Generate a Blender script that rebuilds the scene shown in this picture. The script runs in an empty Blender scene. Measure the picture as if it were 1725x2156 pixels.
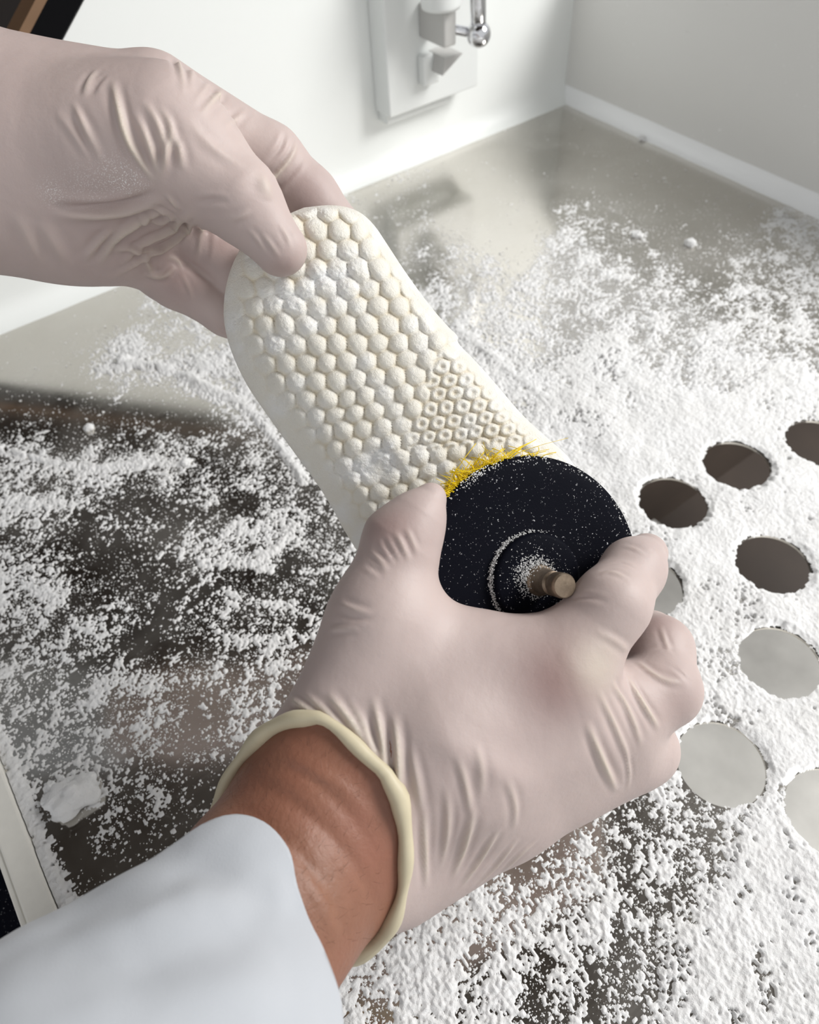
import bpy, bmesh, math, random
import numpy as np
from mathutils import Vector, Matrix

random.seed(7)
rng = np.random.default_rng(7)
S = bpy.context.scene
C = S.collection

# ------------------------------------------------------------------ camera
F, CX, CY, H = 1555.0, 862.5, 1078.0, 0.36
M = np.array([[0.8024106101288695, 0.4869119802094787, -0.3450419340907705],
              [-0.5950917741401607, 0.6094899632375113, -0.5238203557169702],
              [-0.04475481095179991, 0.6256506279396045, 0.7788185274217911]])
CAM = np.array([0.0, 0.0, H])
cd = bpy.data.cameras.new('camera')
cam = bpy.data.objects.new('camera', cd)
C.objects.link(cam)
mw = Matrix.Identity(4)
for i in range(3):
    for j in range(3):
        mw[i][j] = M[i, j]
    mw[i][3] = CAM[i]
cam.matrix_world = mw
cd.sensor_fit = 'HORIZONTAL'
cd.sensor_width = 36.0
cd.lens = 36.0 * F / 1725.0
cd.clip_start = 0.01
cd.dof.use_dof = True
cd.dof.focus_distance = 0.275
cd.dof.aperture_fstop = 17.0
S.camera = cam

# ------------------------------------------------------------------ world, lights, exposure
w = bpy.data.worlds.new('world')
S.world = w
w.use_nodes = True
bg = w.node_tree.nodes['Background']
bg.inputs['Color'].default_value = (0.91, 0.92, 0.93, 1)
bg.inputs['Strength'].default_value = 0.80


def area_light(name, loc, target, size, power, col):
    l = bpy.data.lights.new(name, 'AREA')
    l.shape = 'RECTANGLE'
    l.size, l.size_y = size
    l.energy = power
    l.color = col
    o = bpy.data.objects.new(name, l)
    C.objects.link(o)
    o.location = loc
    d = Vector(target) - Vector(loc)
    o.rotation_euler = d.to_track_quat('-Z', 'Y').to_euler()
    return o


area_light('window_light', (1.21, -0.34, 1.05), (0.33, 0.15, 0.0), (0.7, 0.55), 24, (1.0, 0.985, 0.96))
area_light('tray_fill_light', (0.25, -0.40, -0.07), (0.30, 0.06, -0.2), (0.5, 0.1), 3.6, (1.0, 0.99, 0.97))  # added fill under the bench to brighten the tray, no window there

S.view_settings.view_transform = 'Standard'
S.view_settings.look = 'None'
S.view_settings.gamma = 1.0
S.view_settings.use_curve_mapping = False
S.view_settings.exposure = 0.0


# ------------------------------------------------------------------ geometry helpers
def ray(px, py):
    return M @ np.array([(px - CX) / F, -(py - CY) / F, -1.0])


def P(px, py, d):
    """world point seen at a photograph position, d metres in front of the lens"""
    return CAM + ray(px, py) * d


def camdir(v):
    return M @ np.array(v, float)


def T(px, py, z=0.0):
    d = ray(px, py)
    return CAM + d * ((z - H) / d[2])


CORNER = T(1187, 203)
XR, YL = float(CORNER[0]), float(CORNER[1])


def WL(px, py, y=None):
    d = ray(px, py)
    y = YL if y is None else y
    return CAM + d * (y / d[1])


def WR(px, py):
    d = ray(px, py)
    return CAM + d * (XR / d[0])


def topx(v):
    q = (np.asarray(v) - CAM) @ M
    return np.stack([CX - F * q[:, 0] / q[:, 2], CY + F * q[:, 1] / q[:, 2]], 1)


def build(name, verts, faces, mat, parent=None, smooth=True, attrs=None):
    me = bpy.data.meshes.new(name)
    v = np.asarray(verts, dtype=np.float64)
    off = np.array(parent['origin']) if parent is not None else v.mean(0) * 0
    v = v - off
    if isinstance(faces, np.ndarray):
        nf, k = faces.shape
        me.vertices.add(len(v))
        me.vertices.foreach_set('co', v.astype(np.float32).ravel())
        me.loops.add(nf * k)
        me.loops.foreach_set('vertex_index', faces.astype(np.int32).ravel())
        me.polygons.add(nf)
        me.polygons.foreach_set('loop_start', np.arange(0, nf * k, k, dtype=np.int32))
        me.update(calc_edges=True)
    else:
        me.from_pydata(v.tolist(), [], [list(map(int, f)) for f in faces])
    me.validate()
    me.polygons.foreach_set('use_smooth', np.full(len(me.polygons), smooth, dtype=bool))
    if attrs:
        for k_, a in attrs.items():
            at = me.attributes.new(k_, 'FLOAT', 'POINT')
            at.data.foreach_set('value', np.asarray(a, dtype=np.float32))
    me.materials.append(mat)
    o = bpy.data.objects.new(name, me)
    C.objects.link(o)
    if parent is not None:
        o.parent = parent if 'is_thing' in parent else parent
        o['origin'] = list(off)
        if parent.type != 'EMPTY':
            # parent mesh sits at the same local origin
            o.parent = parent
    return o


def clean_tags():
    for o in bpy.data.objects:
        for k in ('origin', 'is_thing'):
            if k in o:
                del o[k]


def thing(name, label, cat, loc, group=None, kind=None):
    o = bpy.data.objects.new(name, None)
    C.objects.link(o)
    o.empty_display_size = 0.02
    o.location = loc
    o['origin'] = [float(x) for x in loc]
    o['label'] = label
    if cat:
        o['category'] = cat
    if group:
        o['group'] = group
    if kind:
        o['kind'] = kind
    return o


def solo(name, verts, faces, mat, label=None, cat=None, group=None, kind=None, smooth=True, attrs=None, loc=None):
    v = np.asarray(verts, float)
    loc = np.array(loc if loc is not None else [v[:, 0].mean(), v[:, 1].mean(), v[:, 2].min()])
    o = build(name, v - loc, faces, mat, None, smooth, attrs)
    o.location = loc
    o['origin'] = [float(x) for x in loc]
    if label:
        o['label'] = label
    if cat:
        o['category'] = cat
    if group:
        o['group'] = group
    if kind:
        o['kind'] = kind
    return o


def struct(name, verts, faces, mat, label, smooth=False):
    return solo(name, verts, faces, mat, label=label, kind='structure', smooth=smooth)


def bevel(o, w_, seg=2):
    m = o.modifiers.new('bevel', 'BEVEL')
    m.width = w_
    m.segments = seg
    m.limit_method = 'ANGLE'
    return o


def boxvf(x0, x1, y0, y1, z0, z1):
    v = [(x0, y0, z0), (x1, y0, z0), (x1, y1, z0), (x0, y1, z0), (x0, y0, z1), (x1, y0, z1), (x1, y1, z1), (x0, y1, z1)]
    f = [(3, 2, 1, 0), (4, 5, 6, 7), (0, 1, 5, 4), (1, 2, 6, 5), (2, 3, 7, 6), (3, 0, 4, 7)]
    return v, f


def prism(poly, fn0, fn1):
    """poly 2d list; fn maps 2d -> 3d for the two caps"""
    n = len(poly)
    v = [fn0(*p) for p in poly] + [fn1(*p) for p in poly]
    f = [list(range(n))[::-1], list(range(n, 2 * n))]
    f += [(i, (i + 1) % n, n + (i + 1) % n, n + i) for i in range(n)]
    return v, f


def frame(n):
    n = np.array(n, float)
    n /= np.linalg.norm(n)
    a = np.cross(n, [0, 0, 1]) if abs(n[2]) < 0.9 else np.cross(n, [1, 0, 0])
    a /= np.linalg.norm(a)
    return a, np.cross(n, a), n


def lathe(profile, centre, axis, seg=64, closed=False):
    a, b, n = frame(axis)
    c = np.array(centre, float)
    th = np.linspace(0, 2 * np.pi, seg, endpoint=False)
    v, f = [], []
    for r, h in profile:
        v += [c + n * h + r * (a * math.cos(t) + b * math.sin(t)) for t in th]
    m = len(profile)
    for i in range(m - 1):
        for j in range(seg):
            k = (j + 1) % seg
            f.append((i * seg + j, i * seg + k, (i + 1) * seg + k, (i + 1) * seg + j))
    f.append(tuple(range(seg))[::-1])
    f.append(tuple(range((m - 1) * seg, m * seg)))
    return v, f


def tube(pts, rad, seg=8, closed=False):
    pts = np.asarray(pts, float)
    n = len(pts)
    rad = np.full(n, rad) if np.isscalar(rad) else np.asarray(rad)
    if closed:
        tan = np.roll(pts, -1, 0) - np.roll(pts, 1, 0)
    else:
        tan = np.gradient(pts, axis=0)
    tan /= np.linalg.norm(tan, axis=1)[:, None] + 1e-12
    u = np.cross(tan[0], [0.3, 0.5, 0.8])
    u /= np.linalg.norm(u)
    v, f = [], []
    for i in range(n):
        u = u - tan[i] * (u @ tan[i])
        u /= np.linalg.norm(u)
        q = np.cross(tan[i], u)
        for j in range(seg):
            t = 2 * math.pi * j / seg
            v.append(pts[i] + rad[i] * (u * math.cos(t) + q * math.sin(t)))
    m = n if closed else n - 1
    for i in range(m):
        for j in range(seg):
            a_, b_ = i * seg, ((i + 1) % n) * seg
            k = (j + 1) % seg
            f.append((a_ + j, a_ + k, b_ + k, b_ + j))
    if not closed:
        f.append(tuple(range(seg))[::-1])
        f.append(tuple(range((n - 1) * seg, n * seg)))
    return v, f


# numpy noise ---------------------------------------------------------
_tab = rng.random(1 << 16).astype(np.float32)


def vnoise(*co):
    """value noise in 2d or 3d, result 0..1"""
    co = [np.asarray(c, dtype=np.float64) for c in co]
    ip = [np.floor(c).astype(np.int64) for c in co]
    fp = [c - i for c, i in zip(co, ip)]
    fp = [t * t * t * (t * (t * 6 - 15) + 10) for t in fp]
    pr = [73856093, 19349663, 83492791]
    out = 0
    for corner in range(1 << len(co)):
        h = 0
        wt = 1
        for k in range(len(co)):
            bit = (corner >> k) & 1
            h = h ^ ((ip[k] + bit) * pr[k])
            wt = wt * (fp[k] if bit else 1 - fp[k])
        h = (h ^ (h >> 13)) * 1274126177
        out = out + wt * _tab[(h ^ (h >> 16)) & 65535]
    return out


def fbm(scale, oct_, *co):
    s, a, t = 0, 1.0, 0
    for o_ in range(oct_):
        s = s + a * vnoise(*[c / scale * (2 ** o_) + 17.3 * o_ for c in co])
        t += a
        a *= 0.5
    return s / t


# ------------------------------------------------------------------ materials
def new_mat(name):
    m = bpy.data.materials.new(name)
    m.use_nodes = True
    nt = m.node_tree
    return m, nt, nt.nodes['Principled BSDF']


def lin(r, g, b):
    f = lambda c: ((c / 255 + 0.055) / 1.055) ** 2.4 if c > 10 else c / 255 / 12.92
    return (f(r), f(g), f(b), 1)


def node(nt, typ, **kw):
    n = nt.nodes.new(typ)
    for k, v in kw.items():
        if k in n.inputs:
            n.inputs[k].default_value = v
        else:
            setattr(n, k, v)
    return n


def noise(nt, scale, detail=4, rough=0.55, coord='Object', stretch=None, dist=0.0):
    tc = node(nt, 'ShaderNodeTexCoord')
    n = node(nt, 'ShaderNodeTexNoise')
    n.inputs['Scale'].default_value = scale
    n.inputs['Detail'].default_value = detail
    n.inputs['Roughness'].default_value = rough
    n.inputs['Distortion'].default_value = dist
    if stretch:
        mp = node(nt, 'ShaderNodeMapping')
        mp.inputs['Scale'].default_value = stretch
        nt.links.new(tc.outputs[coord], mp.inputs['Vector'])
        nt.links.new(mp.outputs['Vector'], n.inputs['Vector'])
    else:
        nt.links.new(tc.outputs[coord], n.inputs['Vector'])
    return n


def ramp(nt, src, stops):
    r = node(nt, 'ShaderNodeValToRGB')
    el = r.color_ramp.elements
    while len(el) < len(stops):
        el.new(0.5)
    for e, (p, c) in zip(el, stops):
        e.position = p
        e.color = c if len(c) == 4 else (*c, 1)
    nt.links.new(src, r.inputs['Fac'])
    return r


def mixc(nt, fac, a, b):
    m = node(nt, 'ShaderNodeMix', data_type='RGBA')
    for sock, v in ((m.inputs[0], fac), (m.inputs[6], a), (m.inputs[7], b)):
        if hasattr(v, 'is_output'):
            nt.links.new(v, sock)
        else:
            sock.default_value = v
    return m.outputs[2]


def bump(nt, bsdf, src, strength, dist):
    b = node(nt, 'ShaderNodeBump')
    b.inputs['Strength'].default_value = strength
    b.inputs['Distance'].default_value = dist
    nt.links.new(src, b.inputs['Height'])
    nt.links.new(b.outputs['Normal'], bsdf.inputs['Normal'])
    return b


def plain(name, col, rough=0.5, metal=0.0, nscale=60, var=0.06, bstr=0.0, bdist=0.0005):
    m, nt, b = new_mat(name)
    n = noise(nt, nscale)
    c2 = tuple(max(0, x * (1 - var)) for x in col[:3]) + (1,)
    nt.links.new(mixc(nt, n.outputs['Fac'], col, c2), b.inputs['Base Color'])
    b.inputs['Roughness'].default_value = rough
    b.inputs['Metallic'].default_value = metal
    if bstr:
        bump(nt, b, n.outputs['Fac'], bstr, bdist)
    return m


BLK = (0, 0, 0, 1)
WHT = (1, 1, 1, 1)


def attr(nt, name):
    a = node(nt, 'ShaderNodeAttribute')
    a.attribute_name = name
    return a


def mat_steel():
    m, nt, b = new_mat('brushed_steel')
    n1 = noise(nt, 9, 4, 0.6)
    n2 = noise(nt, 420, 3, 0.7)
    film = ramp(nt, n1.outputs['Fac'], [(0.40, BLK), (0.75, (0.22, 0.22, 0.22, 1))])
    spk = ramp(nt, n2.outputs['Fac'], [(0.62, BLK), (0.72, (0.55, 0.55, 0.55, 1))])
    mx = node(nt, 'ShaderNodeMath', operation='MULTIPLY_ADD')
    nt.links.new(spk.outputs['Color'], mx.inputs[0])
    nt.links.new(n1.outputs['Fac'], mx.inputs[1])
    nt.links.new(film.outputs['Color'], mx.inputs[2])
    nt.links.new(mixc(nt, mx.outputs[0], (0.60, 0.575, 0.53, 1), (0.85, 0.84, 0.82, 1)), b.inputs['Base Color'])
    inv = node(nt, 'ShaderNodeMath', operation='SUBTRACT')
    inv.inputs[0].default_value = 1.0
    nt.links.new(mx.outputs[0], inv.inputs[1])
    nt.links.new(inv.outputs[0], b.inputs['Metallic'])
    b.inputs['Roughness'].default_value = 0.2
    n3 = noise(nt, 60, 3, 0.5, stretch=(1, 14, 1))
    r = ramp(nt, n3.outputs['Fac'], [(0.2, (0.10,) * 3 + (1,)), (0.8, (0.19,) * 3 + (1,))])
    nt.links.new(r.outputs['Color'], b.inputs['Roughness'])
    return m


def mat_powder():
    m, nt, b = new_mat('white_powder')
    n = noise(nt, 900, 4, 0.7)
    n2 = noise(nt, 30, 3)
    nt.links.new(mixc(nt, n2.outputs['Fac'], (0.86, 0.865, 0.875, 1), (0.80, 0.795, 0.78, 1)), b.inputs['Base Color'])
    b.inputs['Roughness'].default_value = 0.95
    b.inputs['Specular IOR Level'].default_value = 0.1
    bump(nt, b, n.outputs['Fac'], 0.8, 0.0008)
    return m


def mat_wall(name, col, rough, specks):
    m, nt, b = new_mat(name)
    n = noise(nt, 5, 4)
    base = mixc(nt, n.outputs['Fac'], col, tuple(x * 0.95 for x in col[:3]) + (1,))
    if specks:
        n2 = noise(nt, 210, 2, 0.5)
        msk = noise(nt, 7, 3, 0.6)
        s1 = ramp(nt, n2.outputs['Fac'], [(0.69, BLK), (0.74, WHT)])
        s2 = ramp(nt, msk.outputs['Fac'], [(0.45, BLK), (0.6, WHT)])
        mu = node(nt, 'ShaderNodeMath', operation='MULTIPLY')
        nt.links.new(s1.outputs['Color'], mu.inputs[0])
        nt.links.new(s2.outputs['Color'], mu.inputs[1])
        base = mixc(nt, mu.outputs[0], base, (0.9, 0.9, 0.9, 1))
        n4 = noise(nt, 26, 5, 0.75, stretch=(1, 0.35, 3.0))
        s4 = ramp(nt, n4.outputs['Fac'], [(0.70, BLK), (0.74, (0.55, 0.55, 0.55, 1))])
        base = mixc(nt, s4.outputs['Color'], base, (0.25, 0.24, 0.23, 1))
    nt.links.new(base, b.inputs['Base Color'])
    b.inputs['Roughness'].default_value = rough
    n3 = noise(nt, 300, 2)
    bump(nt, b, n3.outputs['Fac'], 0.06, 0.0006)
    return m


def mat_latex():
    m, nt, b = new_mat('pale_latex')
    a = attr(nt, 'fold')          # glove lifted off the skin: cream latex colour
    k = attr(nt, 'flush')         # pink skin pressing against the latex
    d = attr(nt, 'dust')
    n = noise(nt, 28, 4, 0.6)
    n2 = noise(nt, 2300, 3, 0.6)
    c = mixc(nt, n.outputs['Fac'], lin(199, 182, 176), lin(178, 161, 158))
    c = mixc(nt, k.outputs['Fac'], c, lin(138, 108, 104))
    c = mixc(nt, a.outputs['Fac'], c, lin(206, 197, 180))
    sp = ramp(nt, n2.outputs['Fac'], [(0.56, BLK), (0.62, WHT)])
    mu = node(nt, 'ShaderNodeMath', operation='MULTIPLY')
    nt.links.new(sp.outputs['Color'], mu.inputs[0])
    nt.links.new(d.outputs['Fac'], mu.inputs[1])
    c = mixc(nt, mu.outputs[0], c, (0.86, 0.85, 0.84, 1))
    nt.links.new(c, b.inputs['Base Color'])
    b.inputs['Roughness'].default_value = 0.55
    b.inputs['Subsurface Weight'].default_value = 0.12
    b.inputs['Subsurface Radius'].default_value = (0.006, 0.003, 0.002)
    b.inputs['Subsurface Scale'].default_value = 0.6
    n3 = noise(nt, 160, 4, 0.6)
    bump(nt, b, n3.outputs['Fac'], 0.16, 0.0016)
    return m


def mat_skin():
    m, nt, b = new_mat('tanned_skin')
    n = noise(nt, 40, 5, 0.65)
    k = attr(nt, 'flush')
    c = mixc(nt, n.outputs['Fac'], lin(160, 114, 92), lin(118, 80, 61))
    c = mixc(nt, k.outputs['Fac'], c, lin(146, 96, 78))
    nt.links.new(c, b.inputs['Base Color'])
    b.inputs['Roughness'].default_value = 0.5
    b.inputs['Subsurface Weight'].default_value = 0.15
    b.inputs['Subsurface Radius'].default_value = (0.008, 0.003, 0.0015)
    b.inputs['Subsurface Scale'].default_value = 0.6
    n2 = noise(nt, 420, 4, 0.6)
    bump(nt, b, n2.outputs['Fac'], 0.25, 0.0012)
    return m


def mat_cloth():
    m, nt, b = new_mat('white_cotton')
    n = noise(nt, 24, 4)
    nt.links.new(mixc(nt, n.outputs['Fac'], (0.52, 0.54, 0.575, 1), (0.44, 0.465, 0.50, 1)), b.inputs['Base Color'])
    b.inputs['Roughness'].default_value = 1.0
    b.inputs['Sheen Weight'].default_value = 0.15
    n2 = noise(nt, 1800, 2)
    bump(nt, b, n2.outputs['Fac'], 0.2, 0.0004)
    return m


def mat_foam():
    m, nt, b = new_mat('cream_foam')
    n = noise(nt, 1300, 4, 0.7)
    d = attr(nt, 'dust')
    g = attr(nt, 'groove_shade')
    c = mixc(nt, g.outputs['Fac'], lin(237, 233, 223), lin(227, 216, 193))  # shade between the bumps put into the foam colour
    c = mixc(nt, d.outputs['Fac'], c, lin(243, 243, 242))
    nt.links.new(c, b.inputs['Base Color'])
    b.inputs['Roughness'].default_value = 0.92
    b.inputs['Specular IOR Level'].default_value = 0.15
    b.inputs['Subsurface Weight'].default_value = 0.1
    b.inputs['Subsurface Radius'].default_value = (0.003, 0.0026, 0.002)
    b.inputs['Subsurface Scale'].default_value = 0.5
    bump(nt, b, n.outputs['Fac'], 0.9, 0.0007)
    return m


def mat_rubber():
    m, nt, b = new_mat('black_rubber_dusted')
    n1 = noise(nt, 1150, 2, 0.5)
    n2 = noise(nt, 480, 3, 0.6)
    n3 = noise(nt, 45, 3, 0.6)
    s1 = ramp(nt, n1.outputs['Fac'], [(0.68, BLK), (0.74, WHT)])
    s2 = ramp(nt, n2.outputs['Fac'], [(0.735, BLK), (0.76, WHT)])
    s3 = ramp(nt, n3.outputs['Fac'], [(0.35, (0.25,) * 3 + (1,)), (0.65, WHT)])
    mx = node(nt, 'ShaderNodeMath', operation='MAXIMUM')
    nt.links.new(s1.outputs['Color'], mx.inputs[0])
    nt.links.new(s2.outputs['Color'], mx.inputs[1])
    mu = node(nt, 'ShaderNodeMath', operation='MULTIPLY')
    nt.links.new(mx.outputs[0], mu.inputs[0])
    nt.links.new(s3.outputs['Color'], mu.inputs[1])
    nt.links.new(mixc(nt, mu.outputs[0], (0.0045, 0.005, 0.009, 1), (0.62, 0.62, 0.64, 1)), b.inputs['Base Color'])
    b.inputs['Roughness'].default_value = 0.62
    b.inputs['Specular IOR Level'].default_value = 0.04
    n4 = noise(nt, 1600, 2)
    bump(nt, b, n4.outputs['Fac'], 0.25, 0.0003)
    return m


def mat_brass():
    m, nt, b = new_mat('worn_brass_steel')
    n = noise(nt, 300, 4, 0.7)
    nt.links.new(mixc(nt, n.outputs['Fac'], lin(168, 150, 130), lin(84, 72, 60)), b.inputs['Base Color'])
    b.inputs['Metallic'].default_value = 0.75
    b.inputs['Roughness'].default_value = 0.42
    bump(nt, b, n.outputs['Fac'], 0.3, 0.0004)
    return m


def mat_chrome():
    m, nt, b = new_mat('chrome')
    n = noise(nt, 30)
    nt.links.new(mixc(nt, n.outputs['Fac'], (0.75, 0.76, 0.78, 1), (0.7, 0.7, 0.72, 1)), b.inputs['Base Color'])
    b.inputs['Metallic'].default_value = 1
    b.inputs['Roughness'].default_value = 0.07
    return m


M_steel = mat_steel()
M_powder = mat_powder()
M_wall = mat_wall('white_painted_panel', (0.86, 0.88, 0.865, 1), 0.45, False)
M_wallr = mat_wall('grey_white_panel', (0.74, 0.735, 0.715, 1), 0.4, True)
M_seal = plain('white_sealant', (0.93, 0.94, 0.95, 1), 0.25, 0, 30, 0.03)
M_rim = plain('cream_edge_strip', lin(240, 238, 230), 0.5, 0, 200, 0.10, 0.2)
M_latex = mat_latex()
M_cuff = plain('cream_latex_roll', lin(212, 201, 172), 0.5, 0, 200, 0.15, 0.1)
M_skin = mat_skin()
M_cloth = mat_cloth()
M_foam = mat_foam()
M_rubber = mat_rubber()
M_brass = mat_brass()
M_chrome = mat_chrome()
M_yellow = plain('yellow_fibre', lin(255, 222, 0), 0.6, 0, 300, 0.25)
M_white_pl = plain('white_plastic', (0.78, 0.80, 0.79, 1), 0.4, 0, 20, 0.05)
M_grey_pl = plain('shaded_grey_plastic', (0.50, 0.495, 0.48, 1), 0.45, 0, 20, 0.06)  # grey deepened so the colour carries shading on bracket and guide
M_red = plain('red_plastic', lin(150, 30, 35), 0.4)
M_black = plain('black_strip', (0.003, 0.003, 0.004, 1), 0.8, 0, 60, 0.2)
M_black.node_tree.nodes['Principled BSDF'].inputs['Specular IOR Level'].default_value = 0.1
M_tan = plain('tan_wood_edge', lin(128, 98, 72), 0.6, 0, 60, 0.2)
M_darkwood = plain('dark_brown_wood', (0.016, 0.009, 0.006, 1), 0.55, 0, 12, 0.4)
M_tray = plain('grey_tray', lin(232, 232, 230), 0.6, 0, 22, 0.5)
M_brown = plain('brown_duct', lin(62, 51, 43), 0.6, 0, 25, 0.45)
M_mat = mat_rubber()
M_overhead = plain('brown_overhead', (0.06, 0.045, 0.035, 1), 0.7, 0, 4, 0.5)
M_hair = plain('dark_hair', lin(60, 42, 30), 0.6)

# ------------------------------------------------------------------ the bench and its walls
XL = -0.098      # inner side of the edge strip
YF = -0.50       # front end of the worktop, behind the lens
HOLE_R = 0.0208
holes_px = [(1550.6, 980.3), (1416.4, 1059.7), (1626.3, 1188.5), (1642.1, 1394.8), (1518.5, 1607.6)]
holes = [T(*p)[:2] for p in holes_px]
holes += [T(1428, 1217)[:2] + np.array([-0.0190, 0.0075]), T(1658, 942)[:2] + np.array([0.0185, -0.010]),
          T(1667, 1735)[:2] + np.array([0.0185, -0.0085])]
holes += [holes[6] + np.array([0.03, -0.062]), holes[2] + np.array([0.062, -0.03]), holes[3] + np.array([0.055, -0.055]),
          holes[7] + np.array([0.062, -0.035]), holes[7] + np.array([-0.012, -0.068])]


def steel_plate():
    cu = bpy.data.curves.new('worktop_outline', 'CURVE')
    cu.dimensions = '2D'
    cu.fill_mode = 'BOTH'
    cu.extrude = 0.0008

    def poly(pts):
        s = cu.splines.new('POLY')
        s.points.add(len(pts) - 1)
        for q, p in zip(s.points, pts):
            q.co = (p[0], p[1], 0, 1)
        s.use_cyclic_u = True
    poly([(XL - 0.004, YF), (XR + 0.005, YF), (XR + 0.005, YL + 0.005), (XL - 0.004, YL + 0.005)])
    for hx, hy in holes:
        poly([(hx + HOLE_R * math.cos(t), hy + HOLE_R * math.sin(t)) for t in np.linspace(0, 2 * np.pi, 72, endpoint=False)])
    ob = bpy.data.objects.new('tmp', cu)
    C.objects.link(ob)
    dg = bpy.context.evaluated_depsgraph_get()
    me = bpy.data.meshes.new_from_object(ob.evaluated_get(dg))
    bpy.data.objects.remove(ob)
    for v in me.vertices:
        v.co.z -= 0.0008
    me.materials.clear()
    me.materials.append(M_steel)
    for p in me.polygons:
        p.use_smooth = False
    return me


bench = thing('steel_worktop', 'stainless steel bench top with round holes, dusted with white powder', 'worktop', (0.25, 0.15, 0))
po = bpy.data.objects.new('perforated_plate', steel_plate())
C.objects.link(po)
po.parent = bench
po.location = (-0.25, -0.15, 0)
# raised white edge strip on the left
v, f = boxvf(XL - 0.0125, XL, YF, YL, -0.012, 0.0042)
bevel(build('edge_strip', v, f, M_rim, bench, False), 0.0012)
v, f = boxvf(XL - 0.0155, XL - 0.0125, YF, YL, -0.014, 0.0026)
bevel(build('edge_lip', v, f, M_rim, bench, False), 0.0008)

# left wall: side panel with a slanted free edge
E0, E1 = (XL - 0.02, -0.035), (0.50, 0.466)
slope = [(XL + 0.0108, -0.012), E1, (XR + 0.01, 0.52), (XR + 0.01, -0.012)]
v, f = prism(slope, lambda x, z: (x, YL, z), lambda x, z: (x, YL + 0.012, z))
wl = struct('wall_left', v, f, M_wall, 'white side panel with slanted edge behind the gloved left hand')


def strip_along(pa, pb, w0, w1, y0, y1):
    a, b = np.array(pa), np.array(pb)
    d = (b - a) / np.linalg.norm(b - a)
    n = np.array([-d[1], d[0]])
    q = [a + n * w0, b + n * w0, b + n * w1, a + n * w1]
    return prism([tuple(t) for t in q], lambda x, z: (x, y0, z), lambda x, z: (x, y1, z))


v, f = strip_along(E0, E1, 0.0003, 0.0185, YL - 0.001, YL + 0.013)
build('black_edging', v, f, M_black, wl, False)
v, f = strip_along(E0, E1, 0.0186, 0.0245, YL - 0.001, YL + 0.02)
build('tan_edging', v, f, M_tan, wl, False)

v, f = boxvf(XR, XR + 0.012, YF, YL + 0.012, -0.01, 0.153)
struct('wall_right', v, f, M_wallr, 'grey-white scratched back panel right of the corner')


def cove(p0, p1, inx, iny, r, name, label, mat):
    """concave sealant bead between worktop and wall"""
    p0, p1 = np.array(p0), np.array(p1)
    prof = [(0, 0)] + [(r * (1 - math.sin(t)), r * (1 - math.cos(t))) for t in np.linspace(0, math.pi / 2, 9)]
    n = np.array([inx, iny, 0.0])
    vs, N = [], len(prof)
    K = 60
    for k in range(K):
        c = p0 + (p1 - p0) * k / (K - 1)
        j = 1 + 0.012 * math.sin(k * 1.7) + 0.012 * math.sin(k * 0.6 + 1)
        for a_, b_ in prof:
            vs.append(c + n * a_ * j + np.array([0, 0, b_ * j]))
    fs = [(k * N + i, k * N + (i + 1) % N, (k + 1) * N + (i + 1) % N, (k + 1) * N + i) for k in range(K - 1) for i in range(N)]
    fs += [tuple(range(N))[::-1], tuple(range((K - 1) * N, K * N))]
    o = struct(name, vs, fs, mat, label, smooth=True)
    o.data.set_sharp_from_angle(angle=0.6)
    return o


cove((XL, YL, 0), (XR, YL, 0), 0, -1, 0.017, 'trim_1', 'white sealant bead along the foot of the left panel', M_wall)
cove((XR, YF, 0), (XR, YL, 0), -1, 0, 0.013, 'trim_2', 'shiny white sealant bead along the foot of the right panel', M_seal)

# below the worktop: tray and duct seen through the holes
v, f = boxvf(-0.15, 0.425, -0.6, 0.225, -0.204, -0.2)
tray = solo('collection_tray', v, f, M_tray, 'pale grey powder tray under the holes of the bench', 'tray', smooth=False)
v, f = boxvf(0.1, 1.1, 0.26, 0.272, -0.3, -0.004)
solo('duct_panel', v, f, M_brown, 'brown duct panel seen through the farther holes', 'panel', smooth=False)
v, f = boxvf(0.40, 1.1, YF, 0.26, -0.304, -0.3)
solo('duct_floor', v, f, M_brown, 'dark brown duct floor below the farther holes', 'panel', smooth=False)

# black mat beyond the left edge strip
v, f = boxvf(-0.6, XL - 0.018, YF - 0.2, 0.5, -0.09, -0.08)
solo('rubber_mat', v, f, M_mat, 'black dust-speckled mat beyond the white edge strip', 'mat', smooth=False)
# dark cupboard behind the slanted panel
v, f = boxvf(-0.7, 0.90, -0.30, 1.09, 1.20, 1.24)  # unseen slab added overhead so the steel mirrors something dark
struct('overhead_panel', v, f, M_overhead, 'unseen dark panel added above the bench to darken steel reflections')
v, f = boxvf(-1.6, 1.0, 1.1, 1.5, -0.8, 1.7)
cup = thing('cupboard', 'dark brown cupboard behind the slanted white panel, top left', 'cupboard', (-0.3, 1.3, -0.8))
build('body', v, f, M_darkwood, cup, False)
for k in range(4):
    x0 = -1.58 + k * 0.645
    v, f = boxvf(x0, x0 + 0.63, 1.082, 1.1, -0.75, 1.66)
    bevel(build('door', v, f, M_darkwood, cup, False), 0.004)


# ------------------------------------------------------------------ signed-distance modelling
def smin(a, b, k):
    h = np.clip(0.5 + 0.5 * (b - a) / k, 0, 1)
    return b * (1 - h) + a * h - k * h * (1 - h)


def cone(p, a, b, ra, rb):
    ba = b - a
    h = np.clip(((p - a) @ ba) / (ba @ ba), 0, 1).astype(p.dtype)
    q = p - a - h[:, None] * ba
    return np.sqrt((q * q).sum(1)) - (ra + (rb - ra) * h)


def joint(px, py, d, rpx):
    return P(px, py, d), rpx * d / F


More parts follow.
